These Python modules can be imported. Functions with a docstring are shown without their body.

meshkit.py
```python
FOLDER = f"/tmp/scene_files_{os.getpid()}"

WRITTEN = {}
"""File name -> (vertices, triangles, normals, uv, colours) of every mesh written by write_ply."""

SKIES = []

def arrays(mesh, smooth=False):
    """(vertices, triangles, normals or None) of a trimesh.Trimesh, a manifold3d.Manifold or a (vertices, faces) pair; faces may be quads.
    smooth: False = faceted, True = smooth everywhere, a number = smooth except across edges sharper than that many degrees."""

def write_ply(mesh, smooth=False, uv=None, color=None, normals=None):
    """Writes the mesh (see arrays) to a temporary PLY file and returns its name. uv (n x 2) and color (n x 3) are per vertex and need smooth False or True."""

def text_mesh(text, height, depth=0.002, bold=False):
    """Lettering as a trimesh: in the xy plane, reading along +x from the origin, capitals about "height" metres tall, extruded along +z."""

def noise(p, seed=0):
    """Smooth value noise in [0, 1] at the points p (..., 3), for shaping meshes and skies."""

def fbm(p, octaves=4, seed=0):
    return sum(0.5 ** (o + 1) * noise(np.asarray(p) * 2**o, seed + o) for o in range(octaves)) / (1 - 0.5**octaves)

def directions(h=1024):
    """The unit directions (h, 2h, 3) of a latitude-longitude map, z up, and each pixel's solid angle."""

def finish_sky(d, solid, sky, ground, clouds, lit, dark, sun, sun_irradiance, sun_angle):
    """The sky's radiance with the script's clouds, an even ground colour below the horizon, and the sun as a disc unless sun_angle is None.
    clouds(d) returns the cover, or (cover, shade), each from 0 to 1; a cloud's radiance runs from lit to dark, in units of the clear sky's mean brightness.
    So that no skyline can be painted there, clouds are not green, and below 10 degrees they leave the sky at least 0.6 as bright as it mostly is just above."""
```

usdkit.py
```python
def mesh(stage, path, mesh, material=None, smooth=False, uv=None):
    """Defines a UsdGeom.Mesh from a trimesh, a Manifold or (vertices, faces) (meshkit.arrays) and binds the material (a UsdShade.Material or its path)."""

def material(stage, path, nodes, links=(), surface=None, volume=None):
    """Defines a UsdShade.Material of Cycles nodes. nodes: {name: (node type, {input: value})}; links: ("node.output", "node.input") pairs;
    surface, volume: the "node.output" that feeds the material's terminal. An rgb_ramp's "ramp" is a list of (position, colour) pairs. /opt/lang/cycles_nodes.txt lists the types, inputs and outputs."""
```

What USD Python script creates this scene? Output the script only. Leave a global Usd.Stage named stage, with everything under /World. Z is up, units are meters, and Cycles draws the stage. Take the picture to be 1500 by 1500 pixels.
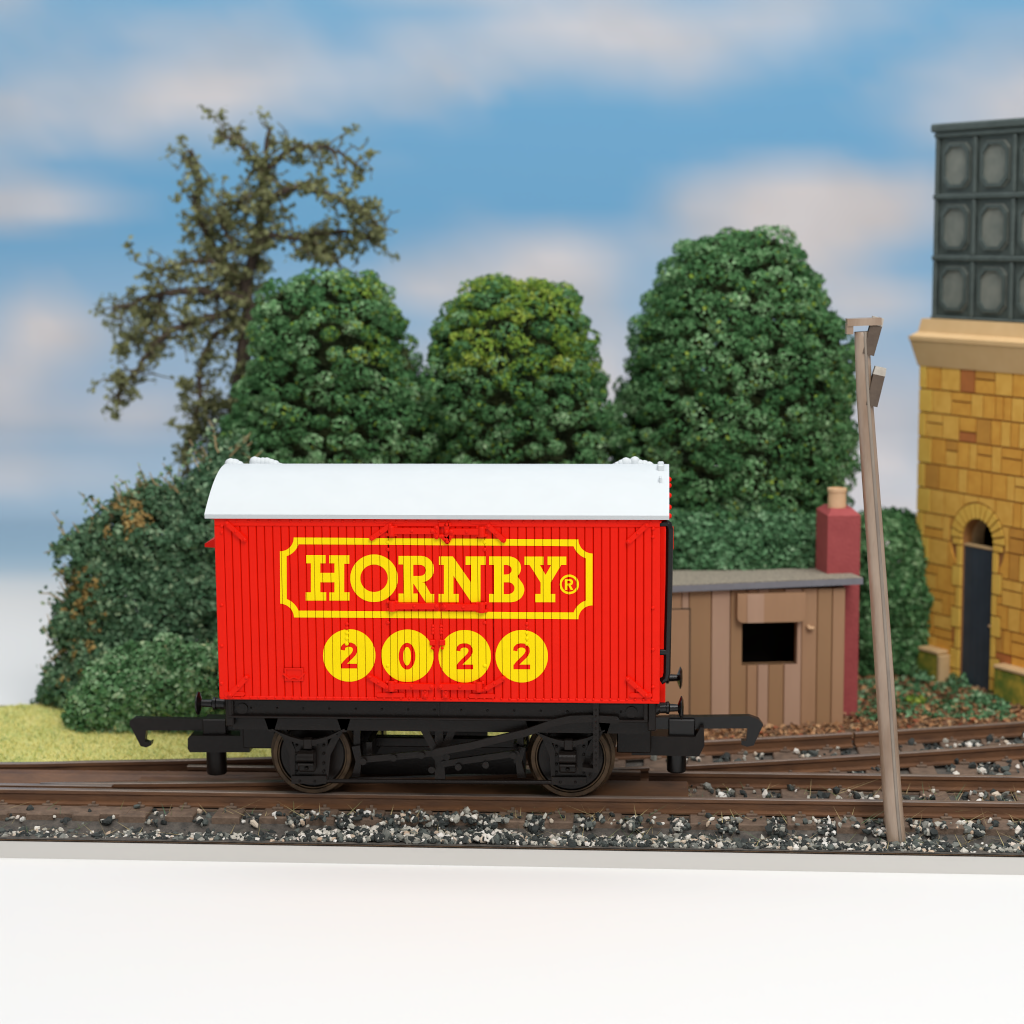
import math, random
import numpy as np, trimesh, shapely
from shapely.geometry import Polygon, LineString, Point, box as sbox
from shapely.ops import unary_union
from shapely import affinity
from scipy import ndimage
from trimesh.creation import extrude_polygon
from pxr import Usd, UsdGeom, UsdLux, UsdShade, Sdf, Gf, Vt
import usdkit, meshkit

# The place is a model-railway diorama: all sizes below are in millimetres, written to the stage in metres.
S = 0.001
stage = Usd.Stage.CreateInMemory()
UsdGeom.SetStageUpAxis(stage, 'Z'); UsdGeom.SetStageMetersPerUnit(stage, 1.0)
UsdGeom.Xform.Define(stage, '/World'); UsdGeom.Scope.Define(stage, '/World/Looks')

# ------------------------------------------------------------------ camera, lamps, exposure
CAM = np.array([38.71, -342.89, 99.16]); PITCH, YAW, ROLL, FPX = 0.1441, 0.0781, -0.0085, 2878.2
FW = np.array([-math.sin(YAW)*math.cos(PITCH), math.cos(YAW)*math.cos(PITCH), -math.sin(PITCH)])
RT0 = np.array([math.cos(YAW), math.sin(YAW), 0.0]); UP0 = np.cross(RT0, FW)
RT = RT0*math.cos(ROLL)+UP0*math.sin(ROLL); UP = UP0*math.cos(ROLL)-RT0*math.sin(ROLL)
cam = UsdGeom.Camera.Define(stage, '/World/camera')
M = Gf.Matrix4d(*[float(x) for r in ((*RT, 0), (*UP, 0), (*(-FW), 0), (*(CAM*S), 1)) for x in r])
cam.AddTransformOp().Set(M)
cam.CreateHorizontalApertureAttr(36.0); cam.CreateVerticalApertureAttr(36.0)
cam.CreateFocalLengthAttr(36.0*FPX/1500)
cam.CreateClippingRangeAttr(Gf.Vec2f(0.02, 20.0))
cam.CreateFocusDistanceAttr(0.333); cam.CreateFStopAttr(25.0)
cam.CreateExposureAttr(0.0)

dome = UsdLux.DomeLight.Define(stage, '/World/studio_bounce')
dome.CreateIntensityAttr(0.14); dome.CreateColorAttr(Gf.Vec3f(0.95, 0.98, 1.0))
def lamp(name, pos, aim, w, h, power, col):
    l = UsdLux.RectLight.Define(stage, '/World/'+name)
    l.CreateWidthAttr(w); l.CreateHeightAttr(h); l.CreateIntensityAttr(power); l.CreateColorAttr(Gf.Vec3f(*col))
    z = np.array(pos, float)-np.array(aim, float); z /= np.linalg.norm(z)
    x = np.cross([0, 1, 0.001], z); x /= np.linalg.norm(x); y = np.cross(z, x)
    m = Gf.Matrix4d(*[float(v) for r in ((*x, 0), (*y, 0), (*z, 0), (*(np.array(pos)*S), 1)) for v in r])
    l.AddTransformOp().Set(m)
lamp('softbox', (250, -480, 560), (0, 30, 20), 0.36, 0.34, 9.5, (1.0, 0.98, 0.95))
lamp('softbox_001', (-20, 40, 620), (0, 400, 60), 0.8, 0.5, 2.2, (1.0, 0.99, 0.97))

# pixel of the photograph -> millimetres on a known upright plane (y) or level plane (z)
def ray(px, py): return FW+RT*(px-750)/FPX-UP*(py-750)/FPX
def ony(px, py, y):
    d = ray(px, py); return CAM+(y-CAM[1])/d[1]*d
def onz(px, py, z):
    d = ray(px, py); return CAM+(z-CAM[2])/d[2]*d
def xz(px, py, y): p = ony(px, py, y); return p[0], p[2]

# ------------------------------------------------------------------ helpers
used = {}
def numbered(parent, name):
    k = (parent, name); n = used.get(k, 0); used[k] = n+1
    return name if n == 0 else '%s_%03d' % (name, n)
def ppath(parent): return '/World' if parent is None else str(parent.GetPath())
def obj(name, mesh, mat, parent=None, smooth=False, label=None, rnd=None):
    """rnd: a 0..1 value per piece (leaf, stone, blade) of the mesh, or the number of vertices per piece"""
    if isinstance(mesh, (list, tuple)) and len(mesh) and not isinstance(mesh[0], np.ndarray): mesh = trimesh.util.concatenate(list(mesh))
    p = ppath(parent); path = p+'/'+numbered(p, name)
    v, f = (np.array(mesh.vertices), np.array(mesh.faces)) if hasattr(mesh, 'vertices') else mesh
    m = usdkit.mesh(stage, path, (v*S, f), MATS[mat], smooth=smooth)
    pr = m.GetPrim()
    if rnd is not None:
        if np.ndim(rnd) == 0: rnd = np.repeat(rng.uniform(size=len(v)//int(rnd)), int(rnd))
        else: rnd = np.repeat(rnd, len(v)//len(rnd))
        UsdGeom.PrimvarsAPI(m).CreatePrimvar('rnd', Sdf.ValueTypeNames.FloatArray, 'vertex').Set(Vt.FloatArray.FromNumpy(np.asarray(rnd, np.float32)))
    if label: pr.SetCustomDataByKey('label', label)
    return pr
def tag(p, label=None, cat=None, group=None, kind=None):
    for k, v in (('label', label), ('category', cat), ('group', group), ('kind', kind)):
        if v: p.SetCustomDataByKey(k, v)
    return p
def thing(name, label, cat, group=None):
    x = UsdGeom.Xform.Define(stage, '/World/'+numbered('/World', name)); return tag(x.GetPrim(), label, cat, group)
def bx(x0, x1, y0, y1, z0, z1, ch=0.0):
    if ch <= 0:
        m = trimesh.creation.box([x1-x0, y1-y0, z1-z0])
    else:
        a, b, c = (x1-x0)/2, (y1-y0)/2, (z1-z0)/2; ch = min(ch, a*.8, b*.8, c*.8)
        P = [(sx*(a-ch*(k != 0)), sy*(b-ch*(k != 1)), sz*(c-ch*(k != 2))) for sx in (-1, 1) for sy in (-1, 1) for sz in (-1, 1) for k in range(3)]
        m = trimesh.convex.convex_hull(np.array(P))
    m.apply_translation([(x0+x1)/2, (y0+y1)/2, (z0+z1)/2]); return m
def hull(pts): return trimesh.convex.convex_hull(np.array(pts, float))
def slab(poly, yfront, thick):
    """A polygon in (x, z) given thickness in y, its front face at yfront."""
    gs = [g for g in getattr(poly, 'geoms', [poly]) if g.area > 1e-4 and g.geom_type == 'Polygon']
    out = []
    for g in gs:
        m = extrude_polygon(g, thick, engine='earcut'); v = m.vertices
        m.vertices = np.stack([v[:, 0], yfront+thick-v[:, 2], v[:, 1]], 1); out.append(m)
    return trimesh.util.concatenate(out)
def pxpoly(pts, y): return Polygon([xz(a, b, y) for a, b in pts]).buffer(0)
def pslab(pts, y, thick): return slab(pxpoly(pts, y), y, thick)
def bar(a, b, r, y, thick):
    """flat bar between two picture points on plane y, half width r mm"""
    return slab(LineString([xz(*a, y), xz(*b, y)]).buffer(r, cap_style=1, quad_segs=4), y, thick)
def tube(pts, r, n=8):
    pts = np.array(pts, float); r = np.broadcast_to(r, len(pts)); V, F = [], []
    t = np.gradient(pts, axis=0); t /= np.linalg.norm(t, axis=1)[:, None]+1e-12
    u = np.cross(t[0], [0.3, 0.2, 1]); u /= np.linalg.norm(u)
    for i in range(len(pts)):
        u = u-t[i]*(u@t[i]); u /= np.linalg.norm(u)+1e-12; w = np.cross(t[i], u)
        a = np.arange(n)*2*np.pi/n
        V.append(pts[i]+r[i]*(np.cos(a)[:, None]*u+np.sin(a)[:, None]*w))
    for i in range(len(pts)-1):
        for k in range(n):
            A, B = i*n+k, i*n+(k+1) % n; F += [[A, B, B+n], [A, B+n, A+n]]
    c0, c1 = len(pts)*n, len(pts)*n+1
    V.append([pts[0]]); V.append([pts[-1]]); e = (len(pts)-1)*n
    for k in range(n): F += [[c0, (k+1) % n, k], [c1, e+k, e+(k+1) % n]]
    return trimesh.Trimesh(np.vstack(V), np.array(F), process=False)
def lathe(prof, axis, centre, n=32):
    """prof: (radius, along) pairs; axis 'x','y','z'"""
    m = trimesh.creation.revolve(np.array(prof, float), sections=n); v = m.vertices
    if axis == 'x': v = np.stack([v[:, 2], v[:, 0], v[:, 1]], 1)
    if axis == 'y': v = np.stack([v[:, 1], v[:, 2], v[:, 0]], 1)
    m.vertices = v+np.array(centre); return m
def ball(c, r, s=(1, 1, 1), sub=1):
    m = trimesh.creation.icosphere(sub, r); m.vertices = m.vertices*np.array(s)+np.array(c); return m

# ------------------------------------------------------------------ materials (mm coordinates feed the textures)
MATS = {}
def lin(c): c = np.array(c, float)/255; return tuple(np.where(c <= .04045, c/12.92, ((c+.055)/1.055)**2.4))
def mat(name, c1, c2=None, scale=1.0, rough=0.5, bump=0.0, bscale=None, spec=0.5, stretch=(1, 1, 1), island=0.0, metallic=0.0, detail=4.0, ramp=None, transl=0.0, coat=0.0, contrast=0.35):
    n = {'g': ('geometry', {}), 'v': ('vector_math', {'math_type': 'multiply', 'vector2': tuple(1000*s for s in stretch)}),
         'p': ('principled_bsdf', {'roughness': rough, 'specular_ior_level': spec, 'metallic': metallic, 'coat_weight': coat})}
    L = [('g.position', 'v.vector1')]
    if ramp is not None:
        n['r'] = ('rgb_ramp', {'ramp': ramp, 'interpolate': True}); n['ra'] = ('attribute', {'attribute': 'rnd'}); L.append(('ra.fac', 'r.fac')); col = 'r.color'
        if c2 is not None: pass
    else:
        c2 = c2 or tuple(x*0.8 for x in c1)
        n['t'] = ('noise_texture', {'scale': scale, 'detail': detail, 'roughness': 0.6})
        n['r'] = ('rgb_ramp', {'ramp': [(0.5-contrast/2, c1), (0.5+contrast/2, c2)]})
        L += [('v.vector', 't.vector'), ('t.fac', 'r.fac')]; col = 'r.color'
    if island > 0:
        n['h'] = ('hsv', {'saturation': 1.0}); n['mr'] = ('map_range', {'to_min': 1-island, 'to_max': 1+island})
        L += [('g.random_per_island', 'mr.value'), ('mr.result', 'h.value'), (col, 'h.color')]; col = 'h.color'
    L.append((col, 'p.base_color'))
    if bump > 0:
        n['bt'] = ('noise_texture', {'scale': bscale or scale*4, 'detail': 3.0}); n['b'] = ('bump', {'distance': bump*S, 'strength': 1.0})
        L += [('v.vector', 'bt.vector'), ('bt.fac', 'b.height'), ('b.normal', 'p.normal')]
    surf = 'p.BSDF'
    if transl > 0:
        n['tr'] = ('translucent_bsdf', {}); n['mx'] = ('mix_closure', {'fac': transl})
        L += [(col, 'tr.color'), ('p.BSDF', 'mx.closure1'), ('tr.BSDF', 'mx.closure2')]; surf = 'mx.closure'
    MATS[name] = usdkit.material(stage, '/World/Looks/'+name, n, L, surface=surf)

mat('red_plastic', (0.80, 0.010, 0.001), (0.76, 0.009, 0.001), 0.3, rough=0.42, spec=0.15, bump=0.01, bscale=6)
mat('yellow_print', (0.93, 0.70, 0.0), (0.90, 0.67, 0.0), 0.5, rough=0.5, spec=0.12, bump=0.008, bscale=6)
mat('white_plastic', (0.60, 0.635, 0.655), (0.585, 0.62, 0.64), 0.2, rough=0.55, spec=0.2)
mat('black_plastic', (0.0065, 0.0046, 0.0038), (0.010, 0.0070, 0.0058), 0.6, rough=0.30, spec=0.22, bump=0.03, bscale=4)
mat('gloss_black', (0.004, 0.004, 0.004), (0.006, 0.005, 0.005), 0.6, rough=0.22, spec=0.35)
mat('wheel_steel', (0.075, 0.045, 0.022), (0.035, 0.021, 0.011), 0.5, rough=0.42, metallic=0.6)
mat('rail_brown', (0.175, 0.078, 0.032), (0.075, 0.034, 0.017), 0.35, rough=0.55, bump=0.05, bscale=3, stretch=(0.35, 1, 1.6), contrast=0.5)
mat('rail_top', (0.13, 0.10, 0.085), (0.27, 0.20, 0.16), 0.5, rough=0.36, metallic=0.3, stretch=(0.25, 1.5, 1), contrast=0.5, bump=0.02, bscale=2)
mat('sleeper_brown', (0.20, 0.135, 0.095), (0.085, 0.058, 0.042), 0.5, rough=0.75, bump=0.12, bscale=2.5, spec=0.3, contrast=0.5)
STONES = [(0.0, (0.018, 0.022, 0.021)), (0.40, (0.030, 0.036, 0.034)), (0.54, (0.09, 0.105, 0.095)), (0.66, (0.21, 0.21, 0.185)), (0.76, (0.42, 0.40, 0.34)), (0.88, (0.66, 0.62, 0.55)), (0.93, (0.76, 0.74, 0.70)), (0.96, (0.50, 0.36, 0.25)), (1.0, (0.58, 0.50, 0.40))]
mat('ballast_stone', None, ramp=STONES, rough=0.8, bump=0.1, bscale=2.5)
mat('ballast_bed', (0.11, 0.095, 0.08), (0.05, 0.045, 0.04), 0.7, rough=0.95, bump=0.4, bscale=1.5)
mat('soil', (0.21, 0.125, 0.065), (0.10, 0.062, 0.036), 0.35, rough=0.95, bump=0.6, bscale=1.2)
mat('turf_base', (0.70, 0.64, 0.24), (0.42, 0.47, 0.14), 0.16, rough=0.95, bump=0.4, bscale=1.5, contrast=0.4)
mat('grass_blade', None, ramp=[(0, (0.82, 0.74, 0.32)), (0.45, (0.74, 0.67, 0.24)), (0.75, (0.52, 0.56, 0.17)), (0.92, (0.16, 0.28, 0.10)), (1, (0.80, 0.70, 0.36))], rough=0.85, transl=0.3)
mat('dry_strand', None, ramp=[(0, (0.42, 0.33, 0.16)), (0.6, (0.55, 0.45, 0.22)), (0.8, (0.18, 0.25, 0.09)), (1, (0.06, 0.17, 0.09))], rough=0.8, transl=0.2)
mat('litter_flake', None, ramp=[(0, (0.16, 0.08, 0.04)), (0.35, (0.30, 0.15, 0.065)), (0.6, (0.48, 0.25, 0.11)), (0.78, (0.60, 0.40, 0.22)), (0.9, (0.10, 0.06, 0.03)), (1, (0.42, 0.10, 0.04))], rough=0.85, transl=0.1)
GR = [(0, (0.030, 0.100, 0.034)), (0.4, (0.075, 0.190, 0.070)), (0.65, (0.145, 0.290, 0.125)), (0.88, (0.27, 0.44, 0.23)), (1, (0.40, 0.56, 0.32))]
mat('crown_leaf', None, ramp=GR, rough=0.7, transl=0.2, spec=0.12)
mat('fresh_leaf', None, ramp=[(0, (0.07, 0.17, 0.03)), (0.5, (0.20, 0.32, 0.045)), (1, (0.42, 0.48, 0.09))], spec=0.15, rough=0.65, transl=0.25)
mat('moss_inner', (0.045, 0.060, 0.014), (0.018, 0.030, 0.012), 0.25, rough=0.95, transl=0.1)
mat('hedge_leaf', None, ramp=[(0, (0.04, 0.12, 0.05)), (0.5, (0.095, 0.22, 0.10)), (0.85, (0.20, 0.37, 0.20)), (1, (0.34, 0.48, 0.30))], spec=0.15, rough=0.65, transl=0.2)
mat('ivy_leaf', None, ramp=[(0, (0.036, 0.095, 0.046)), (0.5, (0.090, 0.180, 0.095)), (0.8, (0.21, 0.33, 0.20)), (1, (0.40, 0.48, 0.28))], spec=0.15, rough=0.65, transl=0.2)
mat('shrub_leaf', None, ramp=[(0, (0.04, 0.12, 0.04)), (0.4, (0.11, 0.25, 0.10)), (0.7, (0.25, 0.41, 0.22)), (0.9, (0.44, 0.56, 0.34)), (1, (0.66, 0.62, 0.28))], spec=0.15, rough=0.65, transl=0.2)
mat('ochre_leaf', None, ramp=[(0, (0.25, 0.16, 0.05)), (0.6, (0.42, 0.28, 0.09)), (1, (0.50, 0.38, 0.16))], rough=0.8, transl=0.25)
mat('olive_net', (0.15, 0.13, 0.065), (0.09, 0.075, 0.038), 0.6, rough=0.9)
mat('olive_leaf', None, ramp=[(0, (0.12, 0.132, 0.05)), (0.5, (0.20, 0.212, 0.085)), (1, (0.30, 0.31, 0.15))], rough=0.8, transl=0.2)
mat('twig_tan', (0.40, 0.30, 0.16), (0.30, 0.21, 0.10), 0.5, rough=0.85)
mat('bark', (0.085, 0.058, 0.042), (0.040, 0.028, 0.022), 0.6, rough=0.9, bump=0.2, bscale=2)
mat('pale_flower', None, ramp=[(0, (0.62, 0.62, 0.58)), (1, (0.78, 0.76, 0.70))], rough=0.8)
mat('hut_tan', (0.40, 0.228, 0.125), (0.37, 0.208, 0.112), 0.25, rough=0.62, bump=0.02, stretch=(1, 1, 0.15))
mat('hut_pale', (0.47, 0.295, 0.20), (0.43, 0.265, 0.178), 0.25, rough=0.62, bump=0.02, stretch=(1, 1, 0.15))
mat('hut_brown', (0.345, 0.195, 0.095), (0.32, 0.18, 0.088), 0.25, rough=0.62, bump=0.02, stretch=(1, 1, 0.15))
mat('hut_inside', (0.012, 0.010, 0.009), (0.008, 0.007, 0.006), 0.3, rough=0.95, spec=0.05)
mat('hut_line', (0.06, 0.038, 0.022), (0.05, 0.03, 0.02), 0.3, rough=0.8)
mat('roof_felt', (0.13, 0.115, 0.10), (0.40, 0.35, 0.26), 1.6, rough=0.95, bump=0.3, bscale=2.5, contrast=0.5)
mat('roof_edge', (0.20, 0.20, 0.225), (0.17, 0.17, 0.19), 0.5, rough=0.7)
mat('chimney_red', (0.36, 0.066, 0.066), (0.31, 0.052, 0.054), 0.4, rough=0.8, bump=0.12, bscale=2.0)
mat('pot_clay', (0.66, 0.43, 0.25), (0.60, 0.38, 0.21), 0.4, rough=0.7, bump=0.05)
mat('post_plastic', (0.40, 0.30, 0.225), (0.20, 0.118, 0.068), 0.22, rough=0.28, spec=0.8, bump=0.06, bscale=2.5, stretch=(1.2, 1, 0.25), contrast=0.55)
mat('post_dark', (0.10, 0.068, 0.046), (0.07, 0.046, 0.032), 0.5, rough=0.6, bump=0.05)
mat('post_grey', (0.30, 0.25, 0.20), (0.20, 0.16, 0.13), 0.3, rough=0.35, bump=0.06, bscale=3, stretch=(1, 1, .3))
mat('post_pale', (0.46, 0.42, 0.37), (0.36, 0.32, 0.27), 0.6, rough=0.6, bump=0.05)
mat('stone_ochre', (0.77, 0.40, 0.062), (0.67, 0.31, 0.042), 0.30, rough=0.8, bump=0.04, bscale=2)
mat('stone_amber', (0.82, 0.48, 0.095), (0.72, 0.38, 0.060), 0.35, rough=0.8, bump=0.04, bscale=2)
mat('stone_tan', (0.62, 0.30, 0.048), (0.54, 0.25, 0.040), 0.35, rough=0.8, bump=0.04, bscale=2)
mat('stone_rust', (0.50, 0.165, 0.040), (0.42, 0.14, 0.035), 0.35, rough=0.8, bump=0.04, bscale=2)
mat('stone_quoin', (0.80, 0.52, 0.095), (0.74, 0.44, 0.07), 0.3, rough=0.8, bump=0.04, bscale=2)
mat('mortar', (0.36, 0.165, 0.048), (0.30, 0.13, 0.04), 0.4, rough=0.9)
mat('stone_moss', (0.58, 0.40, 0.045), (0.11, 0.17, 0.018), 0.18, rough=0.9, bump=0.08, bscale=2, contrast=0.25)
mat('coping_tan', (0.58, 0.40, 0.21), (0.50, 0.33, 0.16), 0.25, rough=0.7, bump=0.03)
mat('cornice_buff', (0.74, 0.50, 0.25), (0.70, 0.46, 0.22), 0.2, rough=0.6)
mat('door_navy', (0.038, 0.052, 0.072), (0.030, 0.041, 0.058), 0.3, rough=0.55)
mat('tank_iron', (0.082, 0.105, 0.098), (0.058, 0.076, 0.070), 0.35, rough=0.55, bump=0.04, bscale=2)
mat('tank_panel', (0.215, 0.225, 0.195), (0.14, 0.158, 0.14), 0.22, rough=0.6, bump=0.04, bscale=2)
mat('board_wood', (0.62, 0.60, 0.57), (0.56, 0.54, 0.51), 0.05, rough=0.7, stretch=(0.1, 1, 1))
MATS['sky_print'] = usdkit.material(stage, '/World/Looks/sky_print', {'a': ('attribute', {'attribute': 'print'}), 'p': ('principled_bsdf', {'roughness': 0.9, 'specular_ior_level': 0.0})}, [('a.color', 'p.base_color')], surface='p.BSDF')

rng = np.random.default_rng(7); random.seed(7)

# ------------------------------------------------------------------ the setting: sky backdrop, ground, ballast, grass
def build_sky():
    """A printed sky sheet 0.7 m behind the layout, running down into a pale cove."""
    YB, ZF, RC = 400.0, -8.6, 30.0
    up = list(np.arange(700, ZF+RC, -6.0)); s = [(YB, z) for z in up]
    s += [(YB-RC+RC*math.cos(a), ZF+RC-RC*math.sin(a)) for a in np.linspace(0, math.pi/2, 9)]
    s += [(y, ZF) for y in np.arange(YB-RC-10, -900, -30.0)]
    X = np.arange(-900, 901, 6.0); s = np.array(s); n, m = len(s), len(X)
    V = np.stack([np.tile(X, n), np.repeat(s[:, 0], m), np.repeat(s[:, 1], m)], 1)
    i = np.arange((n-1)*m).reshape(n-1, m)[:, :-1].ravel()
    F = np.vstack([np.stack([i, i+m, i+m+1], 1), np.stack([i, i+m+1, i+1], 1)])
    arc = np.concatenate([[0], np.cumsum(np.linalg.norm(np.diff(s, axis=0), axis=1))])
    zz = np.repeat(700-arc, m)                       # height on the sheet, going on down the cove
    u, v = (V[:, 0]+214.5)/.2564, (185.3-zz)/.2636     # position on the print
    P = np.stack([u/170, v/95, 0*u], 1)
    wob = meshkit.fbm(P, 4, 3)-.5
    base = np.stack([np.interp(v, [-1200, -200, 150, 330, 430, 560, 700, 880, 1150, 1275, 1370, 2000], [lin(c)[k] for c in ((165, 188, 208), (130, 170, 200), (112, 164, 200), (112, 164, 200), (148, 180, 206), (166, 186, 206), (154, 176, 195), (142, 168, 187), (150, 174, 190), (196, 200, 202), (210, 208, 206), (222, 222, 221))]) for k in range(3)], 1)
    blobs = [(60, 290, 170, 38, .75), (45, 470, 105, 75, 1.0), (-60, 560, 150, 60, .8), (190, 590, 170, 40, .65), (-40, 690, 190, 45, .5), (800, 385, 190, 62, .95), (640, 415, 120, 40, .75), (610, 560, 130, 90, .6),
             (1200, 310, 190, 70, 1.1), (1100, 360, 130, 60, .8), (1280, 440, 110, 45, .8), (1290, 620, 190, 130, .75), (900, 560, 80, 90, .9), (1300, 740, 260, 90, .8), (900, 690, 300, 90, .7), (200, 800, 60, 20, .1),
             (330, 130, 330, 90, .9), (950, 60, 300, 80, .8), (1500, 160, 200, 90, .8), (-300, 200, 260, 100, .9), (1900, 420, 300, 110, .9), (-500, 520, 300, 90, .8)]
    cov = np.zeros(len(V))
    for a, b, w, h, k in blobs:
        q = np.sqrt(((u-a)/w/1.12)**2+((v-b)/h/1.12)**2)+wob*1.0
        cov = 1-(1-cov)*(1-np.clip(k*np.clip(1.25-q, 0, 1)**1.2, 0, 1))
    far = np.clip(meshkit.fbm(np.stack([u/420, v/210, 0*u+5], 1), 4, 9)*2.6-1.15, 0, .9)
    outside = np.clip((120-v)/200, 0, 1); cov = np.maximum(cov, far*outside)
    cloud = np.array(lin((216, 208, 207)))[None]*(0.92+0.3*(meshkit.fbm(P*1.3, 3, 11)-.5))[:, None]
    C = base*(1-cov[:, None])+cloud*cov[:, None]
    me = UsdGeom.Mesh(obj('sky', (V, F), 'sky_print', smooth=True))
    UsdGeom.PrimvarsAPI(me).CreatePrimvar('print', Sdf.ValueTypeNames.Color3fArray, 'vertex').Set(Vt.Vec3fArray.FromNumpy(np.clip(C*1.0, 0, 1).astype(np.float32)))
    tag(me.GetPrim(), 'painted blue sky backdrop with soft white clouds', 'sky', kind='structure')
build_sky()

G0 = -3.6
EDGE = Polygon([(-190, 50), (-98, 67.5), (-62, 84), (-20, 128), (190, 160), (190, -21.6), (-190, -21.6)])
def hz(x, y):
    """gentle unevenness of the scenery"""
    x, y = np.asarray(x, float), np.asarray(y, float)
    b = (meshkit.fbm(np.stack([x/14, y/14, 0*x], -1), 3, 2)-.5)*1.6
    far = np.clip((y-40)/20, 0, 1)*np.clip((x+200)/10, 0, 1)
    return G0+b*far*.6-1.7*np.clip((-13.5-y)/2.0, 0, 1)
def sheet(poly, step, fz):
    x0, y0, x1, y1 = poly.bounds; xs, ys = np.arange(x0, x1+step, step), np.arange(y0, y1+step, step)
    Xg, Yg = np.meshgrid(xs, ys); n, m = Xg.shape
    V = np.stack([Xg.ravel(), Yg.ravel(), fz(Xg.ravel(), Yg.ravel())], 1)
    i = np.arange((n-1)*m).reshape(n-1, m)[:, :-1].ravel()
    F = np.vstack([np.stack([i, i+1, i+m+1], 1), np.stack([i, i+m+1, i+m], 1)])
    c = V[F].mean(1); F = F[shapely.contains_xy(poly, c[:, 0], c[:, 1])]; k, j = np.unique(F, return_inverse=True); return V[k], j.reshape(-1, 3)
tag(obj('ground', sheet(EDGE, 2.0, hz), 'soil', smooth=True), 'brown earth scenery base of the model railway', 'ground', kind='structure')
tag(obj('baseboard', slab(Polygon([(a, b) for a, b in EDGE.buffer(-1.5).exterior.coords]), 0, 50) if False else (lambda m: (m.apply_translation([0, 0, -8.6]), m)[1])(extrude_polygon(EDGE.buffer(-.1), 3.0, engine='earcut')), 'board_wood'), 'pale painted baseboard edge under the model scenery', 'board', kind='structure')
TURF = Polygon([(-190, 48), (-98, 66.5), (-60, 82), (-20, 90), (20, 60), (30, 14), (-190, 12.0)]).intersection(EDGE.buffer(-.5))
tag(obj('grass_bank', sheet(TURF, 1.6, lambda x, y: hz(x, y)+.25), 'turf_base', smooth=True), 'yellow green turf beside the far rail', 'grass', kind='structure')

def quads(c, t, b, sx, sy, bend=0.25):
    """leaf quads: centre c, tangents t, b, half sizes; slightly folded (4 triangles would be dearer)"""
    n = np.cross(t, b); k = len(c); sx, sy = np.broadcast_to(sx, k)[:, None], np.broadcast_to(sy, k)[:, None]
    V = np.stack([c-t*sx, c-b*sy+n*sx*bend, c+t*sx, c+b*sy+n*sx*bend], 1).reshape(-1, 3)
    i = np.arange(k)*4; F = np.vstack([np.stack([i, i+1, i+2], 1), np.stack([i, i+2, i+3], 1)])
    return V, F
def frame(n):
    a = rng.normal(size=n.shape); t = a-n*(a*n).sum(1, keepdims=True); t /= np.linalg.norm(t, axis=1, keepdims=True)+1e-9
    return t, np.cross(n, t)
def unit(v): return v/(np.linalg.norm(v, axis=1, keepdims=True)+1e-9)
def blades(x, y, z, h, w, lean=.5):
    k = len(x); a = rng.uniform(0, 2*np.pi, k); d = np.stack([np.cos(a), np.sin(a), 0*a], 1)
    top = np.stack([rng.normal(0, lean, k), rng.normal(0, lean, k), np.ones(k)], 1)*np.broadcast_to(h, k)[:, None]
    c = np.stack([x, y, z], 1); V = np.stack([c-d*w/2, c+d*w/2, c+top], 1).reshape(-1, 3)
    return V, np.arange(3*k).reshape(k, 3)
def scatter(poly, n):
    x0, y0, x1, y1 = poly.bounds; x, y = rng.uniform(x0, x1, 4*n), rng.uniform(y0, y1, 4*n); k = shapely.contains_xy(poly, x, y); return x[k][:n], y[k][:n]
x, y = scatter(TURF.buffer(-.8), 42000)
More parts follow.
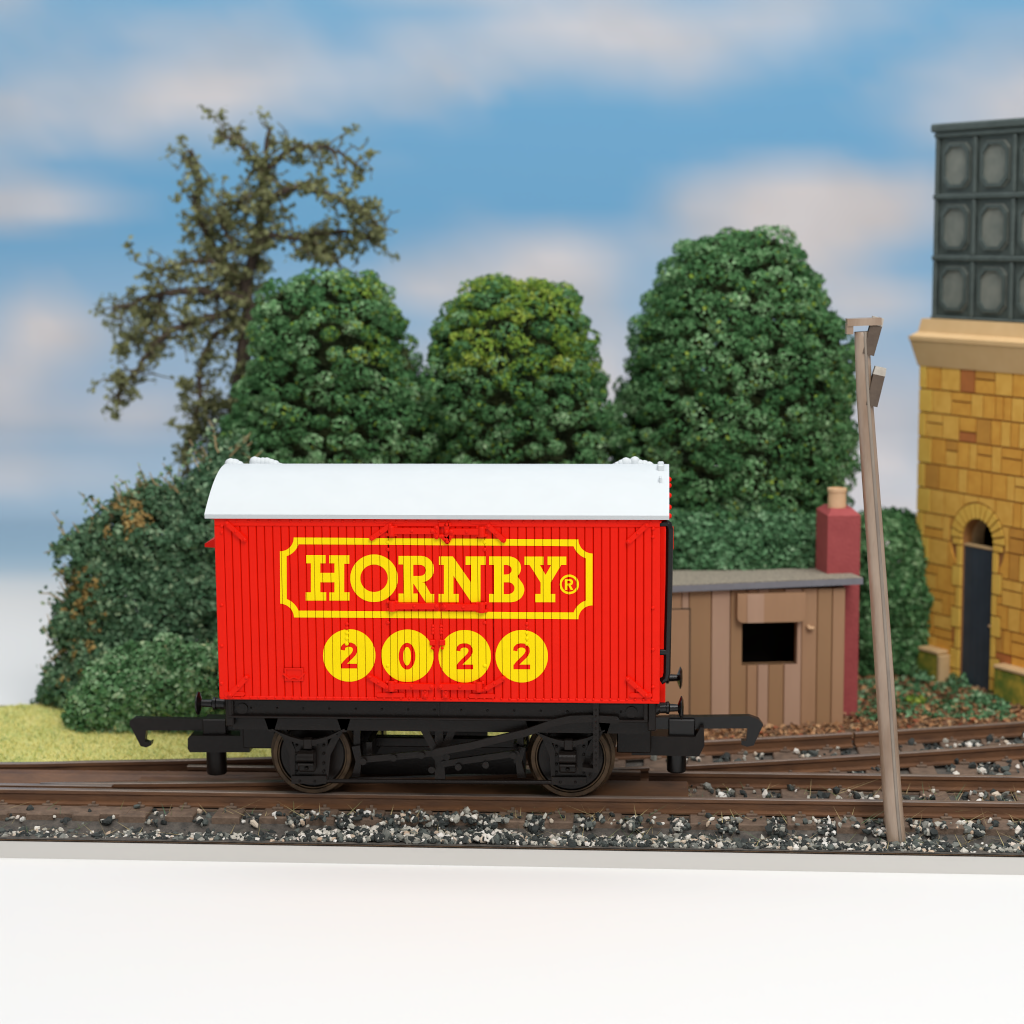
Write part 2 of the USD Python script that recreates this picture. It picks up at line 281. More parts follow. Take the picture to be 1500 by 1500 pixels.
tag(obj('grass', blades(x, y, hz(x, y)+.2, rng.uniform(.35, 1.1, len(x)), .26, .9), 'grass_blade', rnd=3), 'short yellow green static grass on the turf bank', 'grass', kind='stuff')

# turnout geometry: straight road y = -8.25 and 8.25; the other road leaves to the right and back
def off(x):
    u = np.maximum(np.asarray(x, float)+90, 0); return .0838*u*np.clip(u/20, 0, 1)+.000574*u*u
STONE = trimesh.creation.icosahedron()
def stones(x, y, z, r):
    k = len(x); sc = rng.uniform(.45, 1.35, (k, 1, 3))*np.asarray(r)[:, None, None]
    v = STONE.vertices[None]*sc*rng.uniform(.68, 1.25, (k, 12, 1))
    a, b = rng.uniform(0, 6.28, k), rng.uniform(-.9, .9, k)
    ca, sa, cb, sb = np.cos(a), np.sin(a), np.cos(b), np.sin(b); o, i0 = 0*a, 0*a+1
    Rz = np.stack([ca, -sa, o, sa, ca, o, o, o, i0], 1).reshape(-1, 3, 3); Rx = np.stack([i0, o, o, o, cb, -sb, o, sb, cb], 1).reshape(-1, 3, 3)
    v = np.einsum('kij,kvj->kvi', Rz@Rx, v)+np.stack([x, y, z], 1)[:, None]
    return v.reshape(-1, 3), (STONE.faces[None]+np.arange(k)[:, None, None]*12).reshape(-1, 3)
SLEEP_T = -2.7
SLX = [-104.6+8.35*i for i in range(30)]
def ballast():
    X, Y, Z, R = [], [], [], []
    def add(x, y, z, r): X.append(x); Y.append(y); Z.append(z); R.append(r)
    # bed in front of the track
    n = 13500; x = rng.uniform(-120, 130, n); y = -14.3-rng.uniform(0, 1, n)*6.1
    k = (meshkit.fbm(np.stack([x/9, y/9, 0*x], 1), 2, 5)-.5)
    add(x, y, -5.3+rng.uniform(-.3, .4, n)+k*1.3+np.interp(x, [-90, -30, -15, 8, 30, 110], [-.15, -.15, .6, .6, .15, .15])-.06*np.clip(-19-y, 0, 9)**1.4, rng.choice([.42, .55, .7, .95, 1.2], n, p=[.40, .31, .18, .08, .03])*np.where(y > -36, .80, 1.08))
    # shoulder spilling on to the sleeper ends, thicker in the middle and on the right
    n = 3600; x = rng.uniform(-90, 110, n); y = rng.uniform(-16.2, -9.6, n)
    ph = ((x+104.6+4.17) % 8.35)-4.17; gap = np.abs(ph) > 2.5
    heap = np.interp(x, [-90, -32, -24, -4, 8, 20, 40, 110], [.02, .02, .30, .75, .6, .15, .14, .12])
    ok = rng.uniform(size=n) < np.where(gap, np.where(x > -28, .95, .25), heap*np.clip((-10.2-y)/3.0, 0, 1)*.8)
    x, y, gap = x[ok], y[ok], gap[ok]; n = len(x)
    add(x, y, np.where(gap, -3.7+rng.uniform(-.3, .6, n), -2.55+rng.uniform(-.1, .3, n)), rng.choice([.4, .55, .75], n, p=[.5, .35, .15]))
    # between the rails on the right, and between the two roads
    n = 5600; x = rng.uniform(30, 125, n); y = rng.uniform(-7, 60, n)
    o = off(x); ins = ((y < 7) & (y > -6.6)) | ((y > 9.4) & (y < -9.4+o)) | ((y > -6.6+o) & (y < 7+o)); ins &= (x > 43) | (y > 9)
    ph = ((x+104.6+4.17) % 8.35)-4.17; gap = np.abs(ph) > 2.5
    patch = meshkit.fbm(np.stack([x/6, y/6, 0*x+3], 1), 2, 8) > .43
    ok = ins & patch & (gap | (rng.uniform(size=n) < .22)); x, y, gap = x[ok], y[ok], gap[ok]; n = len(x)
    add(x, y, np.where(gap, -3.2, -2.4)+rng.uniform(-.15, .35, n), rng.choice([.38, .52, .75, 1.0], n, p=[.45, .3, .17, .08]))
    return stones(*[np.concatenate(a) for a in (X, Y, Z, R)])
tag(obj('ballast', ballast(), 'ballast_stone', rnd=12), 'white, grey and black stone ballast along the track', 'ballast', kind='stuff')
BED = Polygon([(-190, -21.45), (190, -21.45), (190, 62), (110, 54), (40, 34), (-90, 13), (-190, 13)])
tag(obj('ballast_bed', sheet(BED, 4.0, lambda x, y: hz(x, y)+.15), 'ballast_bed', smooth=True), 'dark gritty track bed under the stones', 'ground', kind='structure')
# dry strands caught in the ballast
n = 420; x = np.concatenate([rng.uniform(10, 110, 300), rng.uniform(-90, 10, 120)]); y = np.concatenate([rng.uniform(-20, -9.5, 300), rng.uniform(-20, -11, 120)])
x = np.append(x, rng.uniform(42, 110, 130)); y = np.append(y, rng.uniform(-6, 7, 130)); n = len(x)
tag(obj('dry_grass', blades(x, y, np.where(y < -14.4, -5.0, -2.9), rng.uniform(.8, 2.6, n), .17, 1.6), 'dry_strand', rnd=3), 'stray dry grass strands lying in the ballast', 'grass', kind='stuff')
# leaf litter on the right bank
LIT = Polygon([(40, 40), (74, 43), (112, 54), (150, 66), (150, 130), (60, 110), (40, 80)])
def flakes(poly, n, s0, s1, dz=.25, tilt=.5):
    x, y = scatter(poly, n); k = len(x); nn = unit(np.stack([rng.normal(0, tilt, k), rng.normal(0, tilt, k), np.ones(k)], 1)); t, b = frame(nn)
    s = rng.uniform(s0, s1, k); return quads(np.stack([x, y, hz(x, y)+dz+rng.uniform(0, .4, k)], 1), t, b, s, s*rng.uniform(.4, .9, k), .35)
tag(obj('leaf_litter', flakes(LIT, 9000, .3, .95), 'litter_flake', rnd=4), 'brown and tan leaf litter on the right bank', 'leaf litter', kind='stuff')

# ------------------------------------------------------------------ the track
def build_track():
    T = thing('railway_track', 'brown rusty model railway turnout running across the foreground', 'railway track')
    prof_body = [(-1.15, -2.72), (1.15, -2.72), (1.15, -2.4), (.32, -2.1), (.32, -.95), (.62, -.72), (.62, -.18), (-.62, -.18), (-.62, -.72), (-.32, -.95), (-.32, -2.1), (-1.15, -2.4)]
    prof_top = [(-.62, -.18), (.62, -.18), (.62, -.08), (.52, 0), (-.52, 0), (-.62, -.08)]
    def run(pts, prof):
        pts = np.array(pts, float); t = np.gradient(pts, axis=0); t /= np.linalg.norm(t, axis=1)[:, None]; nrm = np.stack([-t[:, 1], t[:, 0]], 1)
        k = len(prof); V = np.array([[p[0]+q[0]*nn[0], p[1]+q[0]*nn[1], q[1]] for p, nn in zip(pts, nrm) for q in prof]); F = []
        for i in range(len(pts)-1):
            for j in range(k):
                a, b = i*k+j, i*k+(j+1) % k; F += [[a, a+k, b+k], [a, b+k, b]]
        cap = trimesh.creation.triangulate_polygon(Polygon(prof), engine='earcut')[1] if False else None
        P2 = Polygon(prof); vv, ff = trimesh.creation.triangulate_polygon(P2, engine='earcut')
        near = [int(np.argmin(((np.array(prof)-w)**2).sum(1))) for w in vv]
        for tri in ff: F += [[near[q] for q in tri], [near[q]+(len(pts)-1)*k for q in tri[::-1]]]
        return trimesh.Trimesh(V, np.array(F), process=False)
    def rail(pts, label=None):
        r = obj('rail', run(pts, prof_body), 'rail_brown', T, label=label); obj('rail_head', run(pts, prof_top), 'rail_top', r)
    lx = np.linspace(-170, 170, 60)
    rail([(x, -8.25) for x in np.linspace(-170, 170, 8)], 'long straight rail nearest the camera')
    rail([(x, 8.25) for x in np.linspace(-50, 34.5, 6)]); rail([(x, 8.25) for x in np.linspace(36, 170, 6)])
    c = [(x, 8.25+off(x)) for x in np.linspace(-170, 75.6, 60)]; rail(c, 'curved far rail swinging away to the right')
    rail([(x, 8.25+off(x)) for x in np.linspace(76.2, 150, 20)], 'far rail beyond the joint')
    rail([(x, -8.25+off(x)+2.2*max(0, (-30-x)/45)) for x in np.linspace(-74, 36, 30)], 'moving point blade')
    rail([(x, -8.25+off(x)) for x in np.linspace(41, 150, 24)])
    rail([(x, -5.5+.1*math.sin(x)) for x in np.linspace(-100, -60.5, 6)], 'short check rail')
    # sleepers
    for i, x in enumerate(SLX):
        y0, y1 = -14.5+random.uniform(-.35, .35), 14.0+float(off(x)); w = 2.45
        z0 = -5.3; tri = [(x-w, y0, z0), (x+w, y0, z0), (x-w, y1, z0), (x+w, y1, z0)]
        top = [(x+sx*(w-.22), yy, SLEEP_T) for sx in (-1, 1) for yy in (y0+.25, y1-.25)]+[(x+sx*w, yy, SLEEP_T-.22) for sx in (-1, 1) for yy in (y0, y1)]
        s = obj('sleeper', hull(tri+top), 'sleeper_brown', T)
        ch = []
        for ry in (-8.25, 8.25 if not (34 < x < 42) else None, 8.25+float(off(x)) if x > -62 else None, -8.25+float(off(x)) if x > -8 else None):
            if ry is None: continue
            ch += [bx(x-1.0, x+1.0, ry-1.95, ry-1.2, SLEEP_T-.05, SLEEP_T+.42, .12), bx(x-.3, x+.3, ry-1.5, ry-.9, SLEEP_T, SLEEP_T+.85, .1), bx(x-1.0, x+1.0, ry+1.2, ry+1.95, SLEEP_T-.05, SLEEP_T+.42, .12)]
        obj('rail_chair', ch, 'sleeper_brown', s)
    # webs between the sleepers, the long tie at the blades, the frog plate
    for a, b in zip(SLX[:-1], SLX[1:]):
        obj('sleeper_web', bx(a+2.4, b-2.4, -9.6, -7.2, -4.5, SLEEP_T-.35, .1), 'sleeper_brown', T)
        if a > 45: obj('sleeper_web', bx(a+2.4, b-2.4, 7.0, 9.5, -4.5, SLEEP_T-.35, .1), 'sleeper_brown', T)
    obj('tie_plate', bx(-108, -55.5, -13.9, -9.8, -5.2, SLEEP_T+.12, .25), 'sleeper_brown', T, label='long tie plate under the point blades')
    obj('frog_plate', bx(-58, 43.2, -6.9, 6.2, -2.9, -1.15, .25), 'rail_brown', T, label='flat brown plate between the rails at the frog')
    obj('blade_plate', hull([(-104, 1.5, -2.9), (-104, 6.6, -2.9), (-30, 4, -2.9), (-30, 7.2, -2.9), (-104, 4, -.9), (-104, 6.4, -.75), (-30, 5, -.9), (-30, 6.9, -.75)]), 'rail_brown', T)
build_track()

# ------------------------------------------------------------------ the wagon
YW = -15.4; BL = 38.0; ZB, ZT = 18.8, 50.5
def build_wagon():
    W = thing('toy_wagon', 'red toy goods wagon with white roof and yellow lettering standing on the track', 'toy wagon')
    red, blk = 'red_plastic', 'black_plastic'
    obj('body', bx(-BL+.5, BL-.5, -14.55, 14.9, ZB, ZT+.4), red, W)
    def X(px, py=900): return ony(px, py, YW)[0]
    xl0, xl1, xd0, xd1, xr1 = X(331), X(570), X(571), X(722), X(955)
    xm = X(646)
    # planks
    cuts = []
    def planks(a, b, n, z0, z1):
        w = (b-a)/n
        for i in range(n):
            p, q = a+i*w, a+(i+1)*w; g, dp = .15, .18
            P = [(p+.03, YW+dp), (p+g, YW), (q-g, YW), (q-.03, YW+dp), (q-.03, -14.5), (p+.03, -14.5)]
            m = extrude_polygon(Polygon(P), z1-z0, engine='earcut'); m.apply_translation([0, 0, z0]); obj('plank', m, red, W)
            cuts.append(p)
    planks(xl0, xl1, 20, ZB+.3, ZT-1.4); planks(xd0, xm-.12, 7, ZB+.3, ZT-1.4); planks(xm+.12, xd1, 7, ZB+.3, ZT-1.4); planks(xd1+.1, xr1, 19, ZB+.3, ZT-1.4)
    # rails and posts
    obj('top_rail', bx(-BL, BL, YW-.22, -14.5, ZT-1.55, ZT+.5, .12), red, W)
    obj('bottom_rail', bx(-BL, BL, YW-.12, -14.5, ZB-.25, ZB+.35, .1), red, W)
    for a, b in ((-BL-.05, xl0), (xr1, BL+.05)): obj('corner_post', bx(a, b, YW-.18, -14.4, ZB, ZT-1.5, .15), red, W)
    for a, b in ((-BL-.05, -BL+2), (BL-2, BL+.05)): obj('corner_post', bx(a, b, 14.4, 15.4, ZB, ZT, .15), red, W)
    obj('door_seam', bx(xm-.12, xm+.12, YW+.2, -14.4, ZB+.3, ZT-1.4), red, W)
    def xzp(px, py): return np.array(xz(px, py, YW))
    rv = []
    def rivet(px, py, r=.33, y=YW-.18): a = xzp(px, py); rv.append(ball((a[0], y, a[1]), r, (1, .75, 1)))
    for yy in (770, 780, 886, 946, 1001): rivet(325, yy)
    for yy in (774, 786, 890, 951, 1006): rivet(957, yy, y=YW-.2)
    for q in range(333, 960, 31): rivet(q, 763 if q < 700 else 764, .25, YW-.24); rivet(q+14, 763 if q < 700 else 764, .25, YW-.24)
    for q in np.linspace(330, 955, 52): rivet(q, 1021+4*(q-330)/640, .24, YW-.12)
    for q in (508, 772): rivet(q, 914, .36, YW); rivet(q, 920, .36, YW)
    for q in (634, 646):
        for yy in (917, 922, 927): rivet(q, yy, .33, YW)
    for q in (568, 710):
        for yy in (805, 912): rivet(q, yy, .36, YW)
    tag(obj('rivets', rv, red, W, smooth=True), 'raised round rivet heads along rails and posts', kind='stuff')
    pr = [ball((*xzp(q, yy)[:1], YW, xzp(q, yy)[1]), .36, (1, .75, 1)) for q, yy in [(a, b) for a in (508, 772) for b in (927, 935, 943)]+[(a, b) for a in (568, 710) for b in (794, 975)]]
    tag(obj('painted_rivets', pr, 'yellow_print', W, smooth=True), 'rivet heads covered by the yellow print', kind='stuff')
    def strap(name, a, b, r=.42, t=.58, ends=True, mt=red):
        m = [slab(LineString([xzp(*a), xzp(*b)]).buffer(r, cap_style=1, quad_segs=3), YW-t, t+.15)]
        if ends:
            for q in (a, b): c = xzp(*q); m.append(ball((c[0], YW-t, c[1]), r*.75, (1, .7, 1)))
            c = (xzp(*a)+xzp(*b))/2; m.append(ball((c[0], YW-t, c[1]), r*.6, (1, .7, 1)))
        return obj(name, m, mt, W)
    for a, b in (((333, 766), (359, 790)), ((338, 1017), (362, 992)), ((947, 769), (921, 793)), ((947, 1018), (920, 994)),
                 ((572, 769), (545, 788)), ((716, 770), (738, 791)), ((568, 1006), (542, 991)), ((712, 1008), (738, 993))):
        strap('corner_strap', a, b)
    for a, b in (((553, 763), (590, 763)), ((692, 764), (728, 764)), ((332, 1016), (356, 1016)), ((925, 1018), (952, 1018)), ((555, 1018), (590, 1018)), ((690, 1019), (722, 1019)), ((333, 761), (362, 762)), ((920, 764), (950, 765))): strap('foot_strap', a, b, .38, .3, False)
    # hinges and bars on the doors
    for a, b in (((574, 777), (634, 777)), ((662, 778), (706, 778)), ((575, 887), (640, 887)), ((652, 888), (706, 889)), ((574, 1004), (633, 1005)), ((646, 1005), (702, 1005))):
        h = strap('door_hinge', a, b, .50, .72)
        e = a if a[0] < 600 else b
        c = xzp(*e); obj('hinge_knuckle', [lathe([(0, -.9), (.55, -.9), (.62, -.6), (.62, .6), (.55, .9), (0, .9)], 'z', (c[0], YW-.45, c[1]), 12), bx(c[0]-1.0, c[0]+1.0, YW-.55, YW+.1, c[1]-.9, c[1]-.4, .12), bx(c[0]-1.0, c[0]+1.0, YW-.5, YW+.1, c[1]+.4, c[1]+.9, .12)], red, h)
    for a, b in (((623, 1005), (623, 1019)), ((653, 1005), (653, 1020))): strap('door_bolt', a, b, .5, .35)
    for a, b in (((640, 772), (640, 786)), ((655, 768), (655, 790)), ((648, 785), (656, 793)), ((665, 778), (655, 793))): strap('door_latch', a, b, .4, .55)
    c = xzp(652, 768); obj('latch_block', [bx(c[0]-1.1, c[0]+1.1, YW-.55, YW, c[1]-.35, c[1]+.35, .1), ball((c[0]+.3, YW-.6, c[1]-1.2), .42), ball((c[0]-.8, YW-.5, c[1]-2.0), .36)], red, W)
    for q in (634, 648): c = xzp(q, 941); obj('latch_block', [bx(c[0]-.5, c[0]+.5, YW-.45, YW, c[1]-.5, c[1]+.5, .12), ball((c[0], YW-.45, c[1]-.9), .3)], red, W)
    # label clip
    a, b = xzp(417, 978), xzp(445, 997)
    clip = Polygon([a, (b[0], a[1]), b, (a[0], b[1])]); inn = clip.buffer(-.28)
    obj('label_clip', [slab(clip.difference(inn), YW-.28, .35), slab(clip, YW-.12, .2), slab(LineString([xzp(416, 987), xzp(424, 994), xzp(431, 991), xzp(438, 994), xzp(446, 986)]).buffer(.15), YW-.36, .3)], red, W)
    # ---- lettering: thin print lying on the plank faces, broken at every groove
    gro = unary_union([sbox(c-.045, ZB, c+.045, ZT) for c in cuts+[xm]])
    def A(pts): return Polygon([xzp(400+x/6, 780+y/6) for x, y in pts])
    def B(pts): return Polygon([xzp(640+x/6, 780+y/6) for x, y in pts])
    def ring(f, cx, cy, r, n=64, ry=None): return f([(cx+r*math.cos(t), cy+(ry or r)*math.sin(t)) for t in np.linspace(0, 2*math.pi, n, endpoint=False)])
    def arc(cx, cy, rx, ry, a0, a1, n=14): return [(cx+rx*math.cos(math.radians(t)), cy+ry*math.sin(math.radians(t))) for t in np.linspace(a0, a1, n)]
    H = A([(288, 198), (462, 198), (462, 270), (415, 270), (415, 355), (540, 355), (540, 270), (493, 270), (493, 200), (670, 200), (670, 275), (625, 275), (625, 525), (672, 525), (672, 598), (495, 598), (495, 527), (540, 527), (540, 437), (415, 437), (415, 525), (467, 525), (467, 598), (288, 598), (288, 525), (333, 525), (333, 270), (288, 270)])
    O = ring(A, 888, 402, 209).difference(ring(A, 888, 402, 121))
    R = A([(1103, 206), (1300, 206)]+arc(1300, 322, 115, 116, -88, 88)+[(1330, 440), (1385, 540), (1416, 540), (1416, 614), (1342, 614), (1236, 450), (1232, 450), (1232, 537), (1272, 537), (1272, 612), (1103, 612), (1103, 537), (1146, 537), (1146, 280), (1103, 280)]).difference(A([(1232, 284), (1292, 284)]+arc(1292, 333, 52, 49, -88, 88)+[(1292, 382), (1232, 382)]))
    N = B([(18, 210), (140, 210), (300, 440), (300, 285), (253, 285), (253, 210), (430, 210), (430, 285), (383, 285), (383, 612), (302, 612), (145, 378), (145, 540), (192, 540), (192, 612), (15, 612), (15, 540), (62, 540), (62, 285), (18, 285)])
    Bb = B([(458, 210), (628, 210)]+arc(628, 312, 112, 102, -88, 45)+arc(650, 502, 118, 110, -42, 88)+[(458, 612), (458, 540), (502, 540), (502, 285), (458, 285)]).buffer(0)
    Bb = Bb.difference(B([(588, 285), (612, 285)]+arc(612, 327, 46, 42, -88, 88)+[(588, 370)])).difference(B([(588, 437), (628, 437)]+arc(628, 489, 54, 52, -88, 88)+[(588, 541)]))
    Y = B([(770, 212), (938, 212), (938, 285), (905, 285), (955, 372), (1005, 285), (973, 285), (973, 212), (1137, 212), (1137, 285), (1092, 285), (1000, 440), (1000, 540), (1040, 540), (1040, 612), (865, 612), (865, 540), (912, 540), (912, 440), (815, 285), (770, 285)])
    reg = ring(B, 1163, 456, 86).difference(ring(B, 1163, 456, 66)).union(B([(1125, 410), (1172, 410)]+arc(1172, 437, 25, 27, -88, 88, 8)+[(1176, 464), (1198, 505), (1176, 505), (1156, 466), (1145, 466), (1145, 505), (1125, 505)]).difference(B([(1145, 426), (1168, 426), (1177, 437), (1168, 449), (1145, 449)])))
    tl, tr, bl, br = [np.array(q, float) for q in ((410, 787.2), (868, 790.3), (410.5, 904.2), (868, 907))]
    def quad(ins): return Polygon([xzp(*(tl+[ins, ins])), xzp(*(tr+[-ins, ins])), xzp(*(br+[-ins, -ins])), xzp(*(bl+[ins, -ins]))])
    def notch(r): return unary_union([Point(*xzp(*c)).buffer(r/8.35, quad_segs=24) for c in (tl, tr, bl, br)])
    FR = quad(0).difference(notch(20)).difference(quad(9.8).difference(notch(28.5)))
    def put(name, poly, label=None): obj(name, slab(poly.difference(gro), YW-.05, .045), 'yellow_print', W, label=label)
    for l, p in (('letter H', H), ('letter O', O), ('letter R', R), ('letter N', N), ('letter B', Bb), ('letter Y', Y)): put('letter', p, 'yellow slab serif '+l)
    put('registered_mark', reg); put('name_frame', FR, 'yellow frame line with scooped corners')
    def D(pts): return Polygon([xzp(460+x/4.1667, 900+y/4.1667) for x, y in pts])
    def two(cx, cy):
        path = [(-40, -32), (-37, -50), (-26, -61), (-8, -66), (10, -65), (26, -58), (35, -44), (36, -28), (28, -10), (12, 8), (-10, 28), (-27, 46), (-37, 60)]
        s = LineString([(cx+a, cy+b) for a, b in path]).buffer(13.5, cap_style=2, quad_segs=6).union(sbox(cx-51, cy+51, cx+51, cy+80)).union(Polygon([(cx-51, cy+80), (cx-24, cy+80), (cx-20, cy+51), (cx-48, cy+55)]))
        return D(s.exterior.coords)
    for i, (cx, cy) in enumerate(((215, 250), (570, 252), (920, 255), (1268, 255))):
        d = ring(D, cx, cy, 160)
        if i == 1: d = d.difference(ring(D, cx-2, cy+3, 51, 48, 82).difference(ring(D, cx-2, cy+3, 24, 48, 56)))
        else: d = d.difference(two(cx, cy))
        put('number_disc', d, 'yellow disc showing the digit %s in red' % '2022'[i])
    # ---- roof
    nA = 36; prof = []
    for t in np.linspace(-1, 1, nA+1): prof.append((16.5*t, 51.1+6.6*(1-abs(t)**1.9)))
    inner = [(y*.985, z-.75) for y, z in prof[::-1]]
    m = extrude_polygon(Polygon(prof+inner), 79.0, engine='earcut'); v = m.vertices; m.vertices = np.stack([v[:, 2]-39.45, v[:, 0], v[:, 1]], 1); m.fix_normals()
    rf = obj('roof', m, 'white_plastic', W, smooth=25)
    k1 = [(338, 679, .9), (344, 680, .9), (350, 682, .8), (373, 675, .75), (379, 676, .7), (385, 676, .7), (391, 676, .7), (397, 678, .7), (403, 680, .7), (410, 683, .6), (415, 685, .6)]
    k2 = [(893, 686, .6), (899, 684, .6), (905, 681, .6), (911, 679, .7), (917, 677, .8), (923, 677, .6), (930, 675, .75), (937, 679, .7), (944, 680, .7), (951, 682, .7), (955, 686, .6)]
    for k in (k1, k2):
        mm = []
        for px, py, r in k:
            a = xz(px, py+1.0, 2.5); r *= 1.25; mm.append(hull(np.vstack([ball((a[0], 2.5, a[1]), r).vertices, ball((a[0], 2.5, a[1]-1.8), r).vertices, ball((a[0], 9.5, a[1]-3.2), r).vertices])))
        obj('roof_moulding', mm, 'white_plastic', rf, smooth=40)
    a = xz(968, 700, 0); obj('lamp_bracket', [bx(a[0]-.55, a[0]+.55, -4.5, 1.0, 55.0, 58.2, .2), bx(a[0]-.25, a[0]+.15, -9, -4.4, 54.0, 56.6, .1)], 'white_plastic', rf)
    # ---- ends
    for s in (-1, 1):
        obj('end_panel', [bx(*sorted((s*(BL-.55), s*(BL-.05))), -14, 14.6, ZB, ZT+.3)], red, W)
        for yy in (-5.2, 5.2): obj('end_stanchion', bx(*sorted((s*(BL-.1), s*(BL+1.0))), yy-.8, yy+.8, ZB-3, ZT-.5, .2), red, W)
        xe, ze = s*(BL+2.0), 0
        hz0 = 44.4 if s < 0 else 43.6
        obj('vent_hood', hull([(s*(BL-.1), -4.6, hz0-1.2), (s*(BL-.1), 6, hz0-1.2), (s*(BL-.1), -4.6, hz0+1.9), (s*(BL-.1), 6, hz0+1.9), (s*(BL+4.4), -4.6, hz0-.9), (s*(BL+4.4), 6, hz0-.9), (s*(BL+4.4), -4.6, hz0-.3), (s*(BL+4.4), 6, hz0-.3)] if s < 0 else
            [(BL-.1, 2, hz0-1.2), (BL-.1, 10, hz0-1.2), (BL-.1, 2, hz0+2.2), (BL-.1, 10, hz0+2.2), (BL+2.4, 2, hz0-1.2), (BL+2.4, 10, hz0-1.2), (BL+2.4, 2, hz0+1.6), (BL+2.4, 10, hz0+1.6)]), red, W)
        obj('end_rivets', [ball((s*(BL+1.5), yy, ZT+zz), .5) for yy, zz in ((-9, 3.0), (-5, 4.2), (0, 4.6), (-12, 1.4), (-14, .2))]+[hull([(s*(BL-.1), yy, zz) for yy, zz in ((-15.2, ZT-.5), (14.5, ZT-.5), (-9, ZT+4.0), (9, ZT+4.0), (0, ZT+5.2))]+[(s*(BL+1.3), yy, zz) for yy, zz in ((-15.0, ZT-.3), (9, ZT-.5), (-9, ZT+3.8), (9, ZT+3.8), (0, ZT+5.0))])], red, W)
    # pipe on the right end
    pts = [xz(q[0], q[1], -13.0) for q in ((966, 766), (974, 765), (979, 768), (981, 775), (980, 850), (978, 925), (977, 985), (975, 994), (968, 998))]
    obj('vacuum_pipe', tube([(a, -13.0, b) for a, b in pts], .62, 12), 'gloss_black', W, smooth=True)
    for yy in (763, 951): a = xz(972, yy+4, -13); obj('pipe_clip', bx(BL-.1, a[0]+.9, -13.6, -12.6, a[1]-.45, a[1]+.45, .15), 'gloss_black', W)
    # ---- underframe
    zs0, zs1 = xz(640, 1055, -14.4)[1], ZB-.25
    for s in (-1, 1):
        yf = s*14.0
        sb = obj('solebar', [bx(-36.9, 36.0, *sorted((s*12.4, s*13.4)), zs0, zs1-.02), bx(-36.9, 36.0, *sorted((s*12.4, s*14.5)), zs0, zs0+.42, .1), bx(-36.9, 36.0, *sorted((s*12.4, s*14.3)), zs1-.5, zs1-.02, .1),
            bx(-36.9, -36.2, *sorted((s*12.4, s*14.4)), zs0, zs1-.02, .1), bx(35.3, 36.0, *sorted((s*12.4, s*14.4)), zs0, zs1-.02, .1), bx(-.2, .1, *sorted((s*12.4, s*13.6)), zs0, zs1-.05)], blk, W)
        if s < 0:
            for px, py in ((355, 1038), (925, 1043)):
                a = xz(px, py, -13.4); obj('cover_disc', lathe([(0, 0), (1.0, 0), (1.0, .22), (.85, .3), (0, .3)], 'y', (a[0], -13.7, a[1]), 24), blk, sb)
            obj('bolt_heads', [ball((xx, -13.45, zz), .2) for xx in np.arange(-33, 33, 4.6) for zz in (zs0+1.6,)], blk, sb)
    obj('floor', bx(-36.5, 36, -12.5, 12.5, 12.5, ZB), blk, W)
    for s in (-1, 1): obj('headstock', bx(*sorted((s*36.0, s*37.4)), -14.2, 14.2, 13.4, ZB-.2, .2), blk, W)
    zb = xz(1003, 1037, -11.4)[1]; zbl = xz(290, 1030, -11.4)[1]; xbl = xz(287, 1030, -11.4)[0]
    for s, yy, zc, tip in ((-1, -11.4, zbl, xbl), (-1, 11.4, zbl, xbl), (1, -11.4, zb, 42.2), (1, 11.4, zb, 42.2)):
        L = abs(tip)-37.2
        pr = [(0, 0), (1.25, 0), (1.25, .5), (.95, .9), (.95, L*.38), (1.1, L*.40), (1.1, L*.48), (.7, L*.52), (.62, L-1.0), (0, L-1.0)]
        b = lathe(pr, 'x', (0, 0, 0), 20); hd = lathe([(0, L-1.1), (.7, L-1.05), (1.5, L-.75), (2.02, L-.55), (2.05, L-.35), (1.4, L-.08), (0, L)], 'x', (0, 0, 0), 28)
        for m in (b, hd): m.vertices = m.vertices*[s, 1, 1]+[s*37.2, yy, zc]; m.fix_normals()
        bf = obj('buffer', b, 'gloss_black', W, smooth=30); obj('buffer_head', hd, 'gloss_black', bf, smooth=30)
    # wheels
    for cx in (-23.2, 22.5):
        ax = obj('axle', lathe([(0, -11.8), (.9, -11.8), (.9, 11.8), (0, 11.8)], 'y', (cx, 0, 7.1), 16), blk, W, smooth=30)
        for s in (-1, 1):
            body = lathe([(0, 0), (6.2, 0), (6.2, .9), (5.6, 1.1), (5.6, 1.5), (2.6, 1.3), (2.0, 1.7), (0, 1.7)], 'y', (0, 0, 0), 48)
            tyre = lathe([(5.9, -.9), (7.75, -.9), (7.75, -.2), (7.15, .1), (7.05, 1.7), (6.9, 1.9), (6.25, 1.9), (6.1, 1.6), (5.9, 1.6)], 'y', (0, 0, 0), 64)
            for m in (body, tyre): m.vertices = m.vertices*[1, s, 1]+[cx, s*7.4, 7.1]; m.fix_normals()
            w = obj('wheel', body, blk, W, smooth=30); obj('tyre', tyre, 'wheel_steel', w, smooth=30)
    # axleguards, springs, axleboxes (near side traced on the plane of the axleguards; the far side mirrors them)
    YA = -11.6
    def both(name, m, mt, par, smooth=False):
        o = obj(name, m, mt, par, smooth); m2 = (trimesh.util.concatenate(m) if isinstance(m, list) else m).copy(); m2.vertices = m2.vertices*[1, -1, 1]; m2.invert(); obj(name, m2, mt, par, smooth); return o
